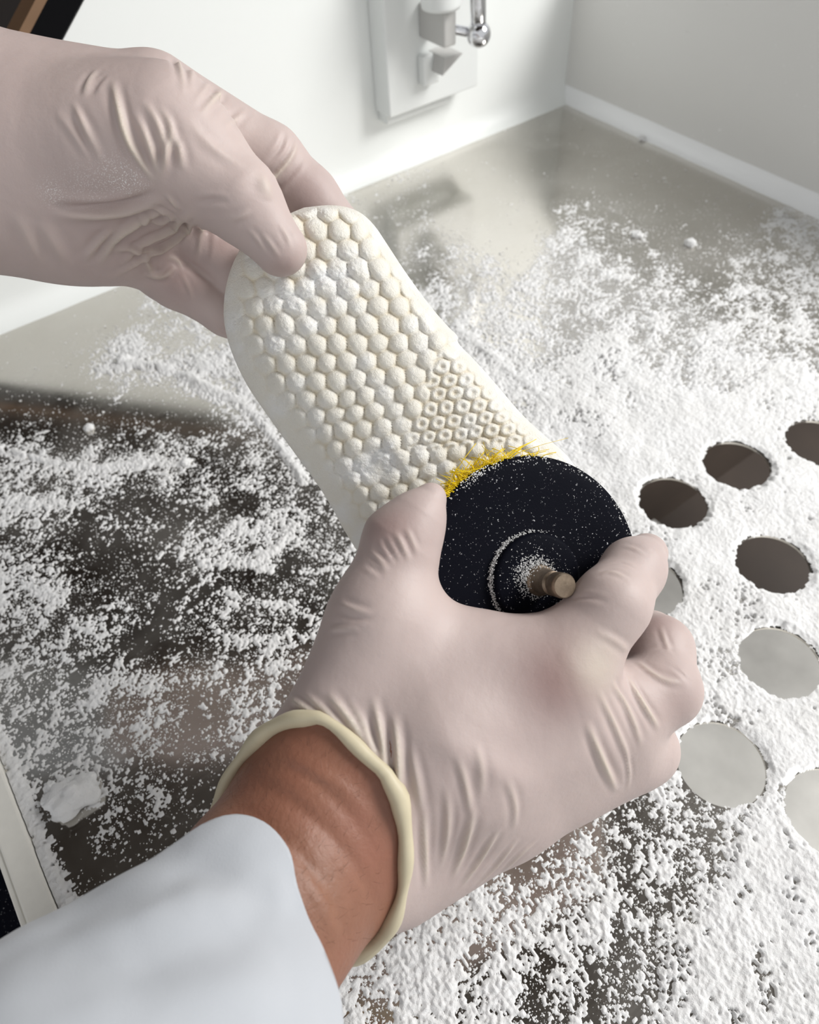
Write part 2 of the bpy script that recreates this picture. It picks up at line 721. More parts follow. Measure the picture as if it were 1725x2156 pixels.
def chain_sdf(joints, k):
    js = [joint(*j) for j in joints]

    def fn(p):
        out = None
        for (a, ra), (b, rb) in zip(js[:-1], js[1:]):
            c = cone(p, a.astype(p.dtype), b.astype(p.dtype), ra, rb)
            out = c if out is None else smin(out, c, k)
        return out
    return fn


class Limb:
    def __init__(self, palm, fingers, kp=0.016, kf=0.009, kff=0.0015):
        self.palm = [chain_sdf(c, 0.006) for c in palm]
        self.fing = [chain_sdf(c, 0.004) for c in fingers]
        self.kp, self.kf, self.kff = kp, kf, kff
        pts = [joint(*j) for c in palm + fingers for j in c]
        self.lo = np.min([p - r for p, r in pts], 0) - 0.014
        self.hi = np.max([p + r for p, r in pts], 0) + 0.014

    def __call__(self, p):
        d = None
        for c in self.palm:
            q = c(p)
            d = q if d is None else smin(d, q, self.kp)
        out = d
        for c in self.fing:
            q = smin(d, c(p), self.kf)
            out = smin(out, q, self.kff)
        return out

    def grad(self, p, e=4e-4):
        b0_ = self(p)
        g = np.stack([self(p + np.eye(3)[i] * e) - b0_ for i in range(3)], 1)
        return g / (np.linalg.norm(g, axis=1)[:, None] + 1e-12)

    def cast(self, pxs, iso=0.0, near=0.1):
        """first hit of the viewing rays through the given photograph points"""
        d = np.array([ray(*q) for q in pxs])
        d /= np.linalg.norm(d, axis=1)[:, None]
        t = np.full(len(d), near)
        for _ in range(90):
            s = self(CAM + d * t[:, None]) - iso
            t += np.clip(s * 0.8, -0.004, 0.02)
        return CAM + d * t[:, None], np.abs(self(CAM + d * t[:, None]) - iso) < 2e-3


def surface_net(fn, lo, hi, vox, iso=0.0):
    n = np.ceil((hi - lo) / vox).astype(int) + 1
    ax = [lo[i] + vox * np.arange(n[i]) for i in range(3)]
    B = 6
    nb = -(-n // B)
    ctr = [lo[i] + vox * (B * np.arange(nb[i]) + (B - 1) / 2) for i in range(3)]
    g = np.stack(np.meshgrid(*ctr, indexing='ij'), -1).reshape(-1, 3).astype(np.float32)
    vb_ = (fn(g) - iso).reshape(nb)
    V = np.repeat(np.repeat(np.repeat(vb_, B, 0), B, 1), B, 2).astype(np.float32)
    act = np.argwhere(np.abs(vb_) < vox * (B * 0.5 * 1.75 + 1.2) * 1.1)
    loc = np.stack(np.meshgrid(*[np.arange(B)] * 3, indexing='ij'), -1).reshape(-1, 3)
    for i in range(0, len(act), 2000):
        ijk = (act[i:i + 2000, None, :] * B + loc[None]).reshape(-1, 3)
        V[tuple(ijk.T)] = fn((lo + vox * ijk).astype(np.float32)) - iso
    V = np.ascontiguousarray(V[:n[0], :n[1], :n[2]])
    ins = V < 0
    cnt = np.zeros(tuple(n - 1), np.int8)
    for dx in (0, 1):
        for dy in (0, 1):
            for dz in (0, 1):
                cnt += ins[dx:n[0] - 1 + dx, dy:n[1] - 1 + dy, dz:n[2] - 1 + dz]
    act = (cnt > 0) & (cnt < 8)
    idx = np.full(act.shape, -1, np.int64)
    cells = np.argwhere(act)
    idx[act] = np.arange(len(cells))
    acc = np.zeros((len(cells), 3))
    num = np.zeros(len(cells))
    cs = [(a, b, c) for a in (0, 1) for b in (0, 1) for c in (0, 1)]
    for a in cs:
        for k in range(3):
            if a[k] == 1:
                continue
            b = list(a)
            b[k] = 1
            va = V[tuple((cells + a).T)]
            vb = V[tuple((cells + b).T)]
            x = (va < 0) != (vb < 0)
            t = va / (va - vb + 1e-20)
            pt = np.array(a, float)[None] + np.outer(t, np.array(b, float) - np.array(a, float))
            acc[x] += pt[x]
            num[x] += 1
    verts = lo + vox * (cells + acc / num[:, None])
    faces = []
    for k in range(3):
        o1, o2 = [(1, 2), (2, 0), (0, 1)][k]
        sl0 = [slice(1, -1)] * 3
        sl0[k] = slice(0, n[k] - 1)
        e = np.argwhere(np.diff(ins.astype(np.int8), axis=k) != 0)
        ok = (e[:, o1] > 0) & (e[:, o2] > 0) & (e[:, o1] < n[o1] - 1) & (e[:, o2] < n[o2] - 1)
        e = e[ok]
        d1 = np.zeros(3, int)
        d1[o1] = 1
        d2 = np.zeros(3, int)
        d2[o2] = 1
        q = [idx[tuple((e - d1 - d2).T)], idx[tuple((e - d2).T)], idx[tuple(e.T)], idx[tuple((e - d1).T)]]
        q = np.stack(q, 1)
        flip = ~ins[tuple(e.T)]
        q[flip] = q[flip][:, ::-1]
        faces.append(q)
    return verts, np.concatenate(faces)


def project(limb, v, iso=0.0, it=1):
    for _ in range(it):
        g = limb.grad(v)
        v = v - g * (limb(v) - iso)[:, None]
    return v, limb.grad(v)


def poly_dist(p, line):
    """distance of points to a 3d polyline and position 0..1 along it"""
    best = np.full(len(p), 1e9)
    tt = np.zeros(len(p))
    seg = np.linalg.norm(np.diff(line, axis=0), axis=1)
    cum = np.concatenate([[0], np.cumsum(seg)])
    for i in range(len(line) - 1):
        a, b = line[i], line[i + 1]
        ba = b - a
        h = np.clip(((p - a) @ ba) / (ba @ ba + 1e-15), 0, 1)
        d = np.linalg.norm(p - a - h[:, None] * ba, axis=1)
        m = d < best
        best[m] = d[m]
        tt[m] = (cum[i] + h[m] * seg[i]) / cum[-1]
    return best, tt


def smooth_line(pts, n=4):
    pts = np.asarray(pts, float)
    for _ in range(2):
        out = [pts[0]]
        for a, b in zip(pts[:-1], pts[1:]):
            out += [a * 0.75 + b * 0.25, a * 0.25 + b * 0.75]
        out.append(pts[-1])
        pts = np.array(out)
    return pts


def wrinkle(limb, v, nrm, fold, lines):
    """lines: (pixels, height mm, width mm, tint). Ridges with small valleys beside them; negative = crease"""
    disp = np.zeros(len(v))
    for pts, amp, wid, tint in lines:
        L, ok = limb.cast(smooth_line(pts))
        L = L[ok]
        if len(L) < 2:
            continue
        amp, wid = amp * 1.15e-3, wid * 0.85e-3
        wid = wid * 0.9
        lo, hi = L.min(0) - 4 * wid, L.max(0) + 4 * wid
        sel = np.where(((v > lo) & (v < hi)).all(1))[0]
        d, t = poly_dist(v[sel], L)
        tap = np.sin(np.pi * np.clip(t, 0, 1)) ** 1.1
        g = np.exp(-(d / wid) ** 2)
        g2 = np.exp(-((d - 2.1 * wid) / (1.1 * wid)) ** 2)
        disp[sel] += amp * tap * (g - 0.35 * g2)
        fold[sel] = np.maximum(fold[sel], tint * tap * g)
    return v + nrm * disp[:, None]


def spot(v, L, rad):
    return np.exp(-((v - L) ** 2).sum(1) / (rad * rad))


def plane_fit(pts):
    c = pts.mean(0)
    u, s, vt = np.linalg.svd(pts - c)
    return c, vt[2]


def cut_mesh(verts, faces, attrs, co, no):
    """keeps the side the normal points to; returns verts, faces, attrs, boundary loop"""
    bm = bmesh.new()
    lay = {k: bm.verts.layers.float.new(k) for k in attrs}
    # cells wholly on the far side are dropped before cutting
    side = ((verts - co) @ no) > -0.004
    faces = faces[side[faces].any(1)]
    us = np.unique(faces)
    mp = np.full(len(verts), -1)
    mp[us] = np.arange(len(us))
    faces, verts = mp[faces], verts[us]
    attrs = {k: a[us] for k, a in attrs.items()}
    bv = [bm.verts.new(p) for p in verts.tolist()]
    for q in faces.tolist():
        try:
            bm.faces.new([bv[i] for i in q])
        except ValueError:
            pass
    for k, a in attrs.items():
        l = lay[k]
        for b_, x in zip(bv, a.tolist()):
            b_[l] = x
    bmesh.ops.bisect_plane(bm, geom=bm.verts[:] + bm.edges[:] + bm.faces[:], dist=1e-6, plane_co=co.tolist(), plane_no=no.tolist(), clear_inner=True)
    # drop islands other than the largest
    bm.verts.ensure_lookup_table()
    bm.verts.index_update()
    seen = np.zeros(len(bm.verts), bool)
    comps = []
    for s in bm.verts:
        if seen[s.index]:
            continue
        st, comp = [s], []
        seen[s.index] = True
        while st:
            x = st.pop()
            comp.append(x)
            for e in x.link_edges:
                y = e.other_vert(x)
                if not seen[y.index]:
                    seen[y.index] = True
                    st.append(y)
        comps.append(comp)
    comps.sort(key=len, reverse=True)
    for c_ in comps[1:]:
        bmesh.ops.delete(bm, geom=c_, context='VERTS')
    bm.verts.index_update()
    vo = np.array([x.co[:] for x in bm.verts])
    fo = [[x.index for x in fc.verts] for fc in bm.faces]
    ao = {k: np.array([x[l] for x in bm.verts]) for k, l in lay.items()}
    # boundary loop
    nxt = {}
    for e in bm.edges:
        if e.is_boundary:
            a, b = e.verts[0].index, e.verts[1].index
            nxt.setdefault(a, []).append(b)
            nxt.setdefault(b, []).append(a)
    loops = []
    left = set(nxt)
    while left:
        s = left.pop()
        lp = [s]
        cur = s
        while True:
            cand = [q for q in nxt[cur] if q in left]
            if not cand:
                break
            cur = cand[0]
            left.discard(cur)
            lp.append(cur)
        loops.append(lp)
    loops.sort(key=len, reverse=True)
    bm.free()
    return vo, fo, ao, loops


def resample(loop, n):
    p = np.vstack([loop, loop[:1]])
    d = np.concatenate([[0], np.cumsum(np.linalg.norm(np.diff(p, axis=0), axis=1))])
    t = np.linspace(0, d[-1], n, endpoint=False)
    return np.stack([np.interp(t, d, p[:, i]) for i in range(3)], 1)


# ------------------------------------------------------------------ the person
person = thing('person', 'person in white coat and pale latex gloves holding foam pad and black disc', 'person', P(250, 2500, 0.2))

# right hand on the disc, forearm coming towards the lens
R_palm = [
    [(848, 1140, .2475, 70), (808, 1292, .2445, 94), (690, 1570, .240, 108)],          # thumb side
    [(815, 1340, .2455, 82), (990, 1378, .2485, 80), (1150, 1412, .248, 98)],           # web
    [(700, 1660, .240, 140), (930, 1540, .242, 150), (1165, 1440, .247, 104)],          # index metacarpal
    [(740, 1720, .245, 150), (1000, 1600, .250, 140), (1290, 1510, .258, 88)],          # middle
    [(830, 1815, .252, 118), (1060, 1685, .262, 105), (1310, 1585, .268, 78)],          # ring, ulnar edge
    [(650, 1780, .238, 205), (560, 1900, .222, 205), (420, 2090, .200, 230), (250, 2330, .18, 280)],   # forearm
    [(1000, 1560, .262, 120), (1200, 1500, .268, 90)],
]
R_fing = [
    [(848, 1138, .2475, 71), (884, 1084, .2480, 47), (909, 1047, .2492, 27)],           # thumb tip
    [(1165, 1432, .247, 100), (1288, 1272, .2465, 74), (1335, 1198, .258, 60), (1362, 1166, .2665, 40)],   # index
    [(1295, 1490, .258, 82), (1398, 1452, .262, 70), (1388, 1366, .274, 64), (1372, 1340, .284, 52)],      # middle
    [(1310, 1580, .266, 70), (1362, 1578, .270, 58), (1340, 1500, .292, 50), (1290, 1450, .30, 42)],       # ring
    [(1200, 1650, .272, 62), (1270, 1618, .280, 52), (1270, 1540, .300, 46), (1230, 1480, .31, 40)],       # little
]
RH = Limb(R_palm, R_fing, kp=0.014, kf=0.008)

cuff_px = [(505, 1620), (535, 1570), (575, 1537), (630, 1517), (690, 1527), (745, 1565), (795, 1640), (828, 1720), (846, 1800), (842, 1880), (815, 1950)]
rim_px = [(425, 1738), (470, 1728), (540, 1745), (600, 1800), (650, 1880), (683, 1980), (690, 2060)]

rv, rf = surface_net(RH, RH.lo, RH.hi, 0.00072, 0.0006)
rv, rn = project(RH, rv, 0.0006)
rfold = np.zeros(len(rv))
R_wr = [
    # wrist gathers
    ([(600, 1465), (660, 1500), (720, 1545)], 1.3, 1.4, .9),
    ([(640, 1462), (690, 1500), (745, 1555)], 1.2, 1.3, .8),
    ([(690, 1458), (745, 1525), (790, 1600)], 1.6, 1.5, 1),
    ([(730, 1470), (775, 1540), (812, 1650)], 1.3, 1.4, .8),
    ([(785, 1462), (805, 1560), (820, 1670)], 1.6, 1.5, 1),
    ([(830, 1500), (842, 1600), (838, 1700)], 1.7, 1.6, 1),
    ([(893, 1690), (893, 1780), (895, 1870)], 1.3, 1.3, .8),
    ([(940, 1650), (945, 1740), (925, 1830)], 1.0, 1.3, .5),
    ([(998, 1690), (985, 1760), (950, 1850)], 1.3, 1.4, .8),
    ([(1050, 1740), (1015, 1800), (965, 1870)], 1.3, 1.3, .8),
    ([(1090, 1760), (1050, 1815), (1000, 1865)], 1.0, 1.2, .6),
    ([(1130, 1765), (1090, 1800), (1060, 1830)], 0.9, 1.2, .6),
    ([(960, 1585), (980, 1645), (992, 1720)], 0.9, 1.3, .5),
    ([(1060, 1630), (1085, 1690), (1080, 1745)], 0.7, 1.3, .4),
    ([(1000, 1560), (1012, 1620), (1015, 1680)], 0.6, 1.4, .3),
    ([(860, 1560), (880, 1640), (890, 1720)], 0.8, 1.4, .4),
    # knuckle gathers
    ([(1232, 1515), (1262, 1590), (1297, 1665)], 1.6, 1.4, 1),
    ([(1255, 1450), (1300, 1545), (1325, 1600)], 1.2, 1.3, .6),
    ([(1282, 1432), (1325, 1500), (1350, 1570)], 1.3, 1.3, .7),
    ([(1315, 1420), (1350, 1480), (1386, 1535)], 1.5, 1.3, 1),
    ([(1340, 1395), (1385, 1430), (1440, 1440)], 0.9, 1.3, .5),
    ([(1310, 1560), (1325, 1620), (1320, 1660)], 0.8, 0.9, .5),
    # thumb joint creases
    ([(805, 1130), (822, 1160), (838, 1190)], -0.8, 1.0, 0),
    ([(830, 1118), (848, 1150), (862, 1185)], 0.8, 1.1, .3),
    ([(852, 1110), (868, 1140), (880, 1170)], 0.6, 1.0, .3),
    ([(780, 1160), (802, 1180), (818, 1205)], 0.8, 1.1, .2),
    ([(770, 1185), (790, 1200), (810, 1215)], -0.6, 1.0, 0),
    ([(716, 1270), (750, 1285), (785, 1290)], 0.9, 1.2, .2),
    ([(710, 1290), (745, 1305), (790, 1300)], -0.7, 1.1, 0),
    ([(695, 1325), (730, 1322), (760, 1325)], 0.8, 1.1, .2),
    # index creases
    ([(1262, 1212), (1290, 1205), (1325, 1222)], 0.7, 1.0, .3),
    ([(1282, 1190), (1312, 1188), (1340, 1200)], -0.5, 0.9, 0),
    ([(1312, 1152), (1340, 1158), (1360, 1172)], 0.5, 0.9, .2),
    ([(1195, 1268), (1240, 1256), (1285, 1268)], -0.6, 1.1, 0),
    ([(1250, 1330), (1290, 1345), (1320, 1370)], 0.5, 1.4, .1),
    ([(1372, 1372), (1395, 1365), (1420, 1372)], -0.5, 0.9, 0),
    ([(1390, 1318), (1400, 1350), (1410, 1380)], 0.6, 1.0, .3),
    ([(1412, 1405), (1440, 1425), (1452, 1440)], -0.6, 0.9, 0),
    # tendons
    ([(880, 1530), (1000, 1600), (1120, 1660)], 0.7, 5.0, 0),
]
rv = wrinkle(RH, rv, rn, rfold, R_wr)
kn, _ = RH.cast([(1165, 1440), (1200, 1400), (845, 1120), (800, 1110), (1380, 1310), (1420, 1480), (1000, 1500), (1330, 1500)])
flush = 0.55 * spot(rv, kn[0], 0.012) + 0.35 * spot(rv, kn[1], 0.014) + 0.35 * spot(rv, kn[2], 0.01) + 0.35 * spot(rv, kn[3], 0.008) + 0.5 * spot(rv, kn[4], 0.008) + 0.25 * spot(rv, kn[5], 0.01)
rfold = np.clip(rfold + 0.5 * spot(rv, RH.cast([(1255, 1400)])[0][0], 0.009), 0, 1)
dust0 = np.zeros(len(rv))

cp, ok = RH.cast(cuff_px)
c0, cn = plane_fit(cp[ok])
hand_c = P(1100, 1450, .25)
if (hand_c - c0) @ cn < 0:
    cn = -cn
gv, gf, ga, loops = cut_mesh(rv, rf, dict(fold=rfold, flush=flush, dust=dust0), c0, cn)
lp = gv[loops[0]]
for _ in range(60):
    lp = (np.roll(lp, 1, 0) + 2 * lp + np.roll(lp, -1, 0)) / 4
ring = resample(lp, 90)
ctr = ring.mean(0)
rad = 0.0024 * (1 + 0.16 * np.sin(np.arange(90) * 0.31) + 0.15 * np.sin(np.arange(90) * 0.83 + 1))
glove = build('glove', gv, gf, M_latex, person, True, ga)
glove['label'] = 'pale latex glove on the right hand over the disc'
v, f = tube(ring + (ring - ctr) * 0.012, rad, 10, True)
build('cuff_roll', v, f, M_cuff, glove, True)

# bare wrist
sv, sf = surface_net(RH, RH.lo, RH.hi, 0.0014, -0.0004)
sv, sn = project(RH, sv, -0.0004)
sfold = np.zeros(len(sv))
sv = wrinkle(RH, sv, sn, sfold, [
    ([(520, 1640), (640, 1700), (760, 1830), (800, 1930)], -0.5, 2.0, 0),
    ([(480, 1690), (600, 1760), (700, 1880), (740, 1990)], -0.5, 2.2, 0),
    ([(560, 1600), (680, 1650), (790, 1780)], -0.4, 1.6, 0),
    ([(600, 1580), (720, 1650), (800, 1740)], 0.4, 2.0, 0),
    ([(640, 1830), (690, 1910), (715, 1990)], 0.6, 4.0, 0)])
q = P(300, 2260, .19)
n_sl = (c0 - q) / np.linalg.norm(c0 - q)
sflush = np.clip(fbm(0.02, 3, sv[:, 0], sv[:, 1], sv[:, 2]) * 1.4 - 0.3, 0, 1)
kv, kf, ka, _ = cut_mesh(sv, sf, dict(flush=sflush), c0 + cn * 0.012, -cn)
arm = build('forearm', kv, kf, M_skin, person, True, ka)
arm['label'] = 'bare tanned wrist between glove and sleeve'
# short dark hairs by the cuff and on the wrist edges
hv, hf = [], []
hp = RH.cast([(random.uniform(480, 800), random.uniform(1560, 1990)) for _ in range(260)], -0.0004)[0]
hn = RH.grad(hp)
axis = (c0 - P(420, 2090, .2))
axis /= np.linalg.norm(axis)
for a_, n_ in zip(hp, hn):
    if (a_ - c0) @ cn > 0.002:
        continue
    t_ = axis * 0.6 + n_ * 0.35 + rng.normal(0, 0.35, 3)
    t_ /= np.linalg.norm(t_)
    L_ = random.uniform(0.002, 0.005)
    pts = [a_ - n_ * 0.0003, a_ + t_ * L_ * .5 + n_ * 0.0004, a_ + t_ * L_]
    v, f = tube(pts, [2.6e-5, 2.2e-5, 0.8e-5], 3)
    o_ = len(hv)
    hv += v
    hf += [tuple(i + o_ for i in q_) for q_ in f]
h_ = build('arm_hair', hv, hf, M_hair, arm, True)
h_['kind'] = 'stuff'

# coat sleeve
S_palm = [[(560, 1880, .222, 222), (520, 1935, .214, 232), (385, 2240, .192, 400), (150, 2560, .17, 560), (-320, 3150, .155, 640), (-1000, 3950, .15, 700)]]
SL = Limb(S_palm, [], kp=0.02)
cv, cf = surface_net(SL, SL.lo, SL.hi, 0.002, 0.001)
cv, cnn = project(SL, cv, 0.001)
cfold = np.zeros(len(cv))
cv = wrinkle(SL, cv, cnn, cfold, [
    ([(100, 2010), (250, 1960), (400, 1900), (520, 1880)], 1.2, 7, 0),
    ([(200, 2100), (350, 2030), (500, 2000), (600, 1990)], -1.0, 8, 0),
    ([(350, 1830), (450, 1830), (520, 1850)], -0.8, 5, 0),
    ([(560, 1850), (590, 1880), (610, 1920)], 0.7, 4, 0),
    ([(300, 2150), (450, 2080), (600, 2090)], 1.2, 9, 0)])
cv = cv + cnn * ((fbm(0.03, 3, cv[:, 0], cv[:, 1], cv[:, 2]) - 0.5) * 0.004)[:, None]
sp, ok = SL.cast(rim_px, 0.001, 0.08)
s0, sn_ = plane_fit(sp[ok])
if (c0 - s0) @ sn_ > 0:
    sn_ = -sn_
slv, slf, _, sloops = cut_mesh(cv, cf, {}, s0, sn_)
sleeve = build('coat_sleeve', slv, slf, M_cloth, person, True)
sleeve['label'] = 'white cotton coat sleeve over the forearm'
so = sleeve.modifiers.new('cloth', 'SOLIDIFY')
so.thickness = 0.0016
so.offset = -1
# left hand gripping the upper end of the pad
L_palm = [
    [(-1050, 330, .262, 185), (-420, 300, .266, 170)],
    [(-420, 230, .268, 150), (-60, 200, .270, 118), (305, 226, .276, 86)],
    [(-420, 310, .262, 190), (-60, 315, .262, 160), (200, 310, .258, 125), (345, 300, .2565, 105)],
    [(-420, 370, .268, 150), (-60, 420, .270, 120), (230, 492, .282, 82)],
    [(345, 300, .2565, 105), (505, 420, .2575, 72)],
    [(150, 420, .280, 130), (300, 400, .290, 110)],
]
L_fing = [
    [(505, 420, .2575, 72), (590, 524, .2608, 53)],
    [(330, 222, .279, 96), (566, 338, .293, 68), (648, 418, .300, 60), (745, 525, .303, 48)],
    [(280, 420, .292, 80), (420, 500, .298, 62), (520, 590, .301, 56), (600, 640, .302, 46)],
    [(250, 490, .290, 78), (370, 590, .300, 52), (480, 655, .304, 47), (580, 700, .305, 42)],
    [(240, 500, .296, 70), (350, 580, .318, 50), (470, 640, .322, 44), (540, 660, .322, 40)],
]
LH = Limb(L_palm, L_fing, kp=0.022, kf=0.008)
lv, lf = surface_net(LH, LH.lo, LH.hi, 0.00072, 0.0006)
lv, ln = project(LH, lv, 0.0006)
lfold = np.zeros(len(lv))
L_wr = [
    ([(238, 172), (250, 225), (268, 295), (300, 345), (332, 388)], 2.0, 1.5, 1),
    ([(205, 150), (185, 180), (178, 210)], 0.9, 1.2, .5),
    ([(225, 160), (205, 180), (195, 205)], -0.6, 1.2, 0),
    ([(285, 240), (310, 290), (330, 350), (335, 385)], 1.3, 1.5, .5),
    ([(300, 210), (335, 260), (350, 320), (345, 375)], 1.1, 1.6, .4),
    ([(330, 220), (365, 270), (350, 330), (338, 380)], 1.2, 1.4, .5),
    ([(360, 270), (378, 315), (385, 360)], 1.0, 1.5, .4),
    ([(155, 215), (175, 260), (200, 320)], 0.8, 1.2, .4),
    ([(100, 434), (180, 438), (270, 428), (338, 396)], -2.0, 2.0, 0),
    ([(120, 450), (200, 454), (290, 440), (350, 415)], 1.2, 2.0, .4),
    ([(205, 560), (240, 500), (300, 460), (350, 440)], 2.4, 1.7, .7),
    ([(175, 550), (215, 500), (260, 470)], 1.7, 1.5, .4),
    ([(255, 560), (300, 510), (360, 480), (415, 440)], 2.5, 1.7, .7),
    ([(230, 585), (300, 545), (370, 505), (425, 450)], 2.3, 1.6, .7),
    ([(300, 520), (310, 560), (330, 590)], 1.0, 1.4, .5),
    ([(310, 430), (350, 445), (370, 465)], 1.2, 1.4, .4),
    ([(350, 405), (370, 430), (380, 440)], 1.0, 1.2, .4),
    ([(345, 540), (372, 545), (385, 570)], 0.9, 1.2, .6),
    ([(270, 445), (330, 470), (380, 452)], 1.6, 1.5, .4),
    ([(225, 530), (265, 520), (300, 530), (350, 520)], 1.6, 1.5, .5),
    ([(300, 575), (345, 585), (370, 560)], 1.4, 1.4, .5),
    ([(395, 440), (400, 480), (380, 520)], 1.3, 1.4, .5),
    ([(30, 440), (60, 500), (90, 560)], 0.8, 3.0, .1),
    ([(80, 460), (120, 520), (140, 560)], 0.9, 3.0, .1),
    ([(160, 225), (200, 300), (215, 345)], 0.7, 1.5, .2),
    ([(120, 235), (170, 300), (190, 340)], 0.5, 1.5, .1),
    # thumb
    ([(390, 250), (440, 310), (520, 360)], 0.5, 2.0, .1),
    ([(410, 425), (450, 420), (485, 425)], -0.8, 1.2, 0),
    ([(478, 465), (510, 455), (530, 440)], 0.6, 1.2, .1),
    ([(550, 490), (575, 520), (590, 545)], 0.5, 1.0, .2),
    ([(520, 480), (545, 505), (560, 530)], 0.5, 1.0, .2),
    ([(585, 470), (605, 500), (612, 530)], 0.5, 1.0, .2),
    ([(545, 365), (560, 395), (562, 425)], 0.8, 3.0, .3),
    # index
    ([(372, 128), (384, 165), (385, 205)], 1.2, 1.2, .6),
    ([(470, 190), (445, 215), (420, 245)], 1.6, 1.3, 1),
    ([(405, 150), (400, 175), (395, 200)], 0.7, 1.2, .2),
    ([(440, 175), (425, 200), (405, 225)], 0.7, 1.2, .2),
    ([(520, 230), (500, 250), (465, 275)], 0.8, 1.3, .4),
    ([(625, 298), (612, 335), (575, 375)], 1.8, 1.3, .9),
    ([(600, 280), (590, 315), (560, 345)], -0.8, 1.3, 0),
    ([(640, 325), (620, 360), (585, 395)], -1.0, 1.2, 0),
    # lower fingers
    ([(425, 475), (420, 520), (415, 560)], 1.1, 1.2, .5),
    ([(440, 480), (440, 530), (430, 560)], -0.7, 1.2, 0),
    ([(375, 548), (410, 565), (450, 590)], 0.8, 1.1, .4),
    ([(380, 575), (400, 610), (410, 640)], 0.5, 1.0, .2),
]
lv = wrinkle(LH, lv, ln, lfold, L_wr)
sel = LH.cast([(600, 560), (470, 505), (380, 590), (640, 400), (300, 500)])[0]
lflush = .35 * spot(lv, sel[0], .006) + .5 * spot(lv, sel[1], .008) + .45 * spot(lv, sel[2], .010) + .4 * spot(lv, sel[3], .010) + .25 * spot(lv, sel[4], .02)
dc = LH.cast([(250, 370), (110, 405), (180, 390), (290, 385)])[0]
ldust = np.clip(.9 * spot(lv, dc[0], .006) + .8 * spot(lv, dc[1], .004) + .45 * spot(lv, dc[2], .007) + .5 * spot(lv, dc[3], .004), 0, 1)
gl2 = build('glove', lv, lf, M_latex, person, True, dict(fold=np.clip(lfold, 0, 1), flush=np.clip(lflush, 0, 1), dust=ldust))
gl2['label'] = 'pale latex glove on the left hand pinching the pad'
sj = [(-760, 325, .264, 225), (-800, 328, .264, 232), (-1100, 350, .266, 260), (-1600, 420, .275, 330), (-2200, 560, .29, 420)]
v, f = tube([P(a_, b_, c_) for a_, b_, c_, _ in sj], [r_ * c_ / F for _, _, c_, r_ in sj], 40)
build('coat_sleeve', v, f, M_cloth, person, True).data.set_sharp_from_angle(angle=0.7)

# ------------------------------------------------------------------ foam pad with honeycomb relief
def edge_curve(pts, n):
    p = smooth_line(np.array(pts, float))
    d = np.concatenate([[0], np.cumsum(np.linalg.norm(np.diff(p, axis=0), axis=1))])
    t = np.linspace(0, d[-1], n)
    return np.stack([np.interp(t, d, p[:, i]) for i in range(2)], 1)


NV, NU = 510, 205
Lp = edge_curve([(560, 470), (515, 505), (480, 575), (468, 655), (480, 725), (515, 805), (560, 870), (610, 940), (655, 1000), (692, 1055), (722, 1112), (755, 1165), (800, 1230), (850, 1300), (880, 1340)], NV)
Rp = edge_curve([(640, 437), (700, 430), (750, 440), (785, 468), (818, 518), (853, 572), (902, 640), (945, 690), (966, 708), (962, 722), (1000, 758), (1050, 815), (1100, 875), (1150, 920), (1200, 962), (1240, 1030), (1260, 1100), (1250, 1180)], NV)
u = np.linspace(0, 1, NU)
u = 0.5 - 0.5 * np.cos(np.pi * u) * (0.35 + 0.65 * 1.0)           # denser towards the edges
vv = np.linspace(0, 1, NV)
U, Vv = np.meshgrid(u, vv)
px = Lp[:, None, 0] * (1 - U) + Rp[:, None, 0] * U
py = Lp[:, None, 1] * (1 - U) + Rp[:, None, 1] * U
s = 2 * U - 1
# end caps: the surface also rolls away at the upper end
tend = np.clip(Vv / 0.06, 0, 1)
tlow = np.clip((1 - Vv) / 0.05, 0, 1)
pw = 3.0
roll = 1 - (np.clip(1 - np.abs(s) ** pw, 0, 1)) ** (1 / pw)
rollL = 1 - (np.clip(1 - np.clip((0.30 - U) / 0.30, 0, 1) ** 2.0, 0, 1)) ** 0.5
rollR = 1 - (np.clip(1 - np.clip((U - 0.85) / 0.15, 0, 1) ** 2.0, 0, 1)) ** 0.5
rollT = 1 - (np.clip(1 - (1 - tend) ** 2.2, 0, 1)) ** 0.5
rollB = 1 - (np.clip(1 - (1 - tlow) ** 2.2, 0, 1)) ** 0.5
fall = 1 - (1 - rollL) * (1 - rollR) * (1 - rollT) * (1 - rollB)
DP = 0.2685 + 0.006 * Vv + 0.006 * (s + 0.05) ** 2 + 0.0055 * 0
TH = 0.0135
# honeycomb lattice in the plane of the pad
tilt = np.interp(py, [430, 650, 1000, 1200], [-0.04, 0.0, 0.13, 0.17])
yy = py + tilt * (px - 760)
xx = px + 0.03 * (py - 700)
xx = xx + 0.0003 * (xx - 760) * (yy - 700)
yy = yy + 0.00016 * (yy - 700) ** 2


def lattice(x, y, a, b, along):
    best = np.full(x.shape, 1e9)
    cell = np.zeros(x.shape)
    j0 = np.round(y / b)
    for dj in (-1, 0, 1):
        j = j0 + dj
        offx = (np.mod(j, 2)) * a / 2
        i = np.round((x - offx) / a)
        ex, ey = x - offx - i * a, (y - j * b) * 1.03
        al = ex * 0.5 + ey * 0.866          # bumps run together along the pad, zigzag grooves lie between
        pe = ex * 0.866 - ey * 0.5
        d = np.hypot(al * along, pe)
        m_ = d < best
        best = np.where(m_, d, best)
        cell = np.where(m_, _tab[((i * 7919 + j * 104729).astype(np.int64)) & 65535], cell)
    return best, cell


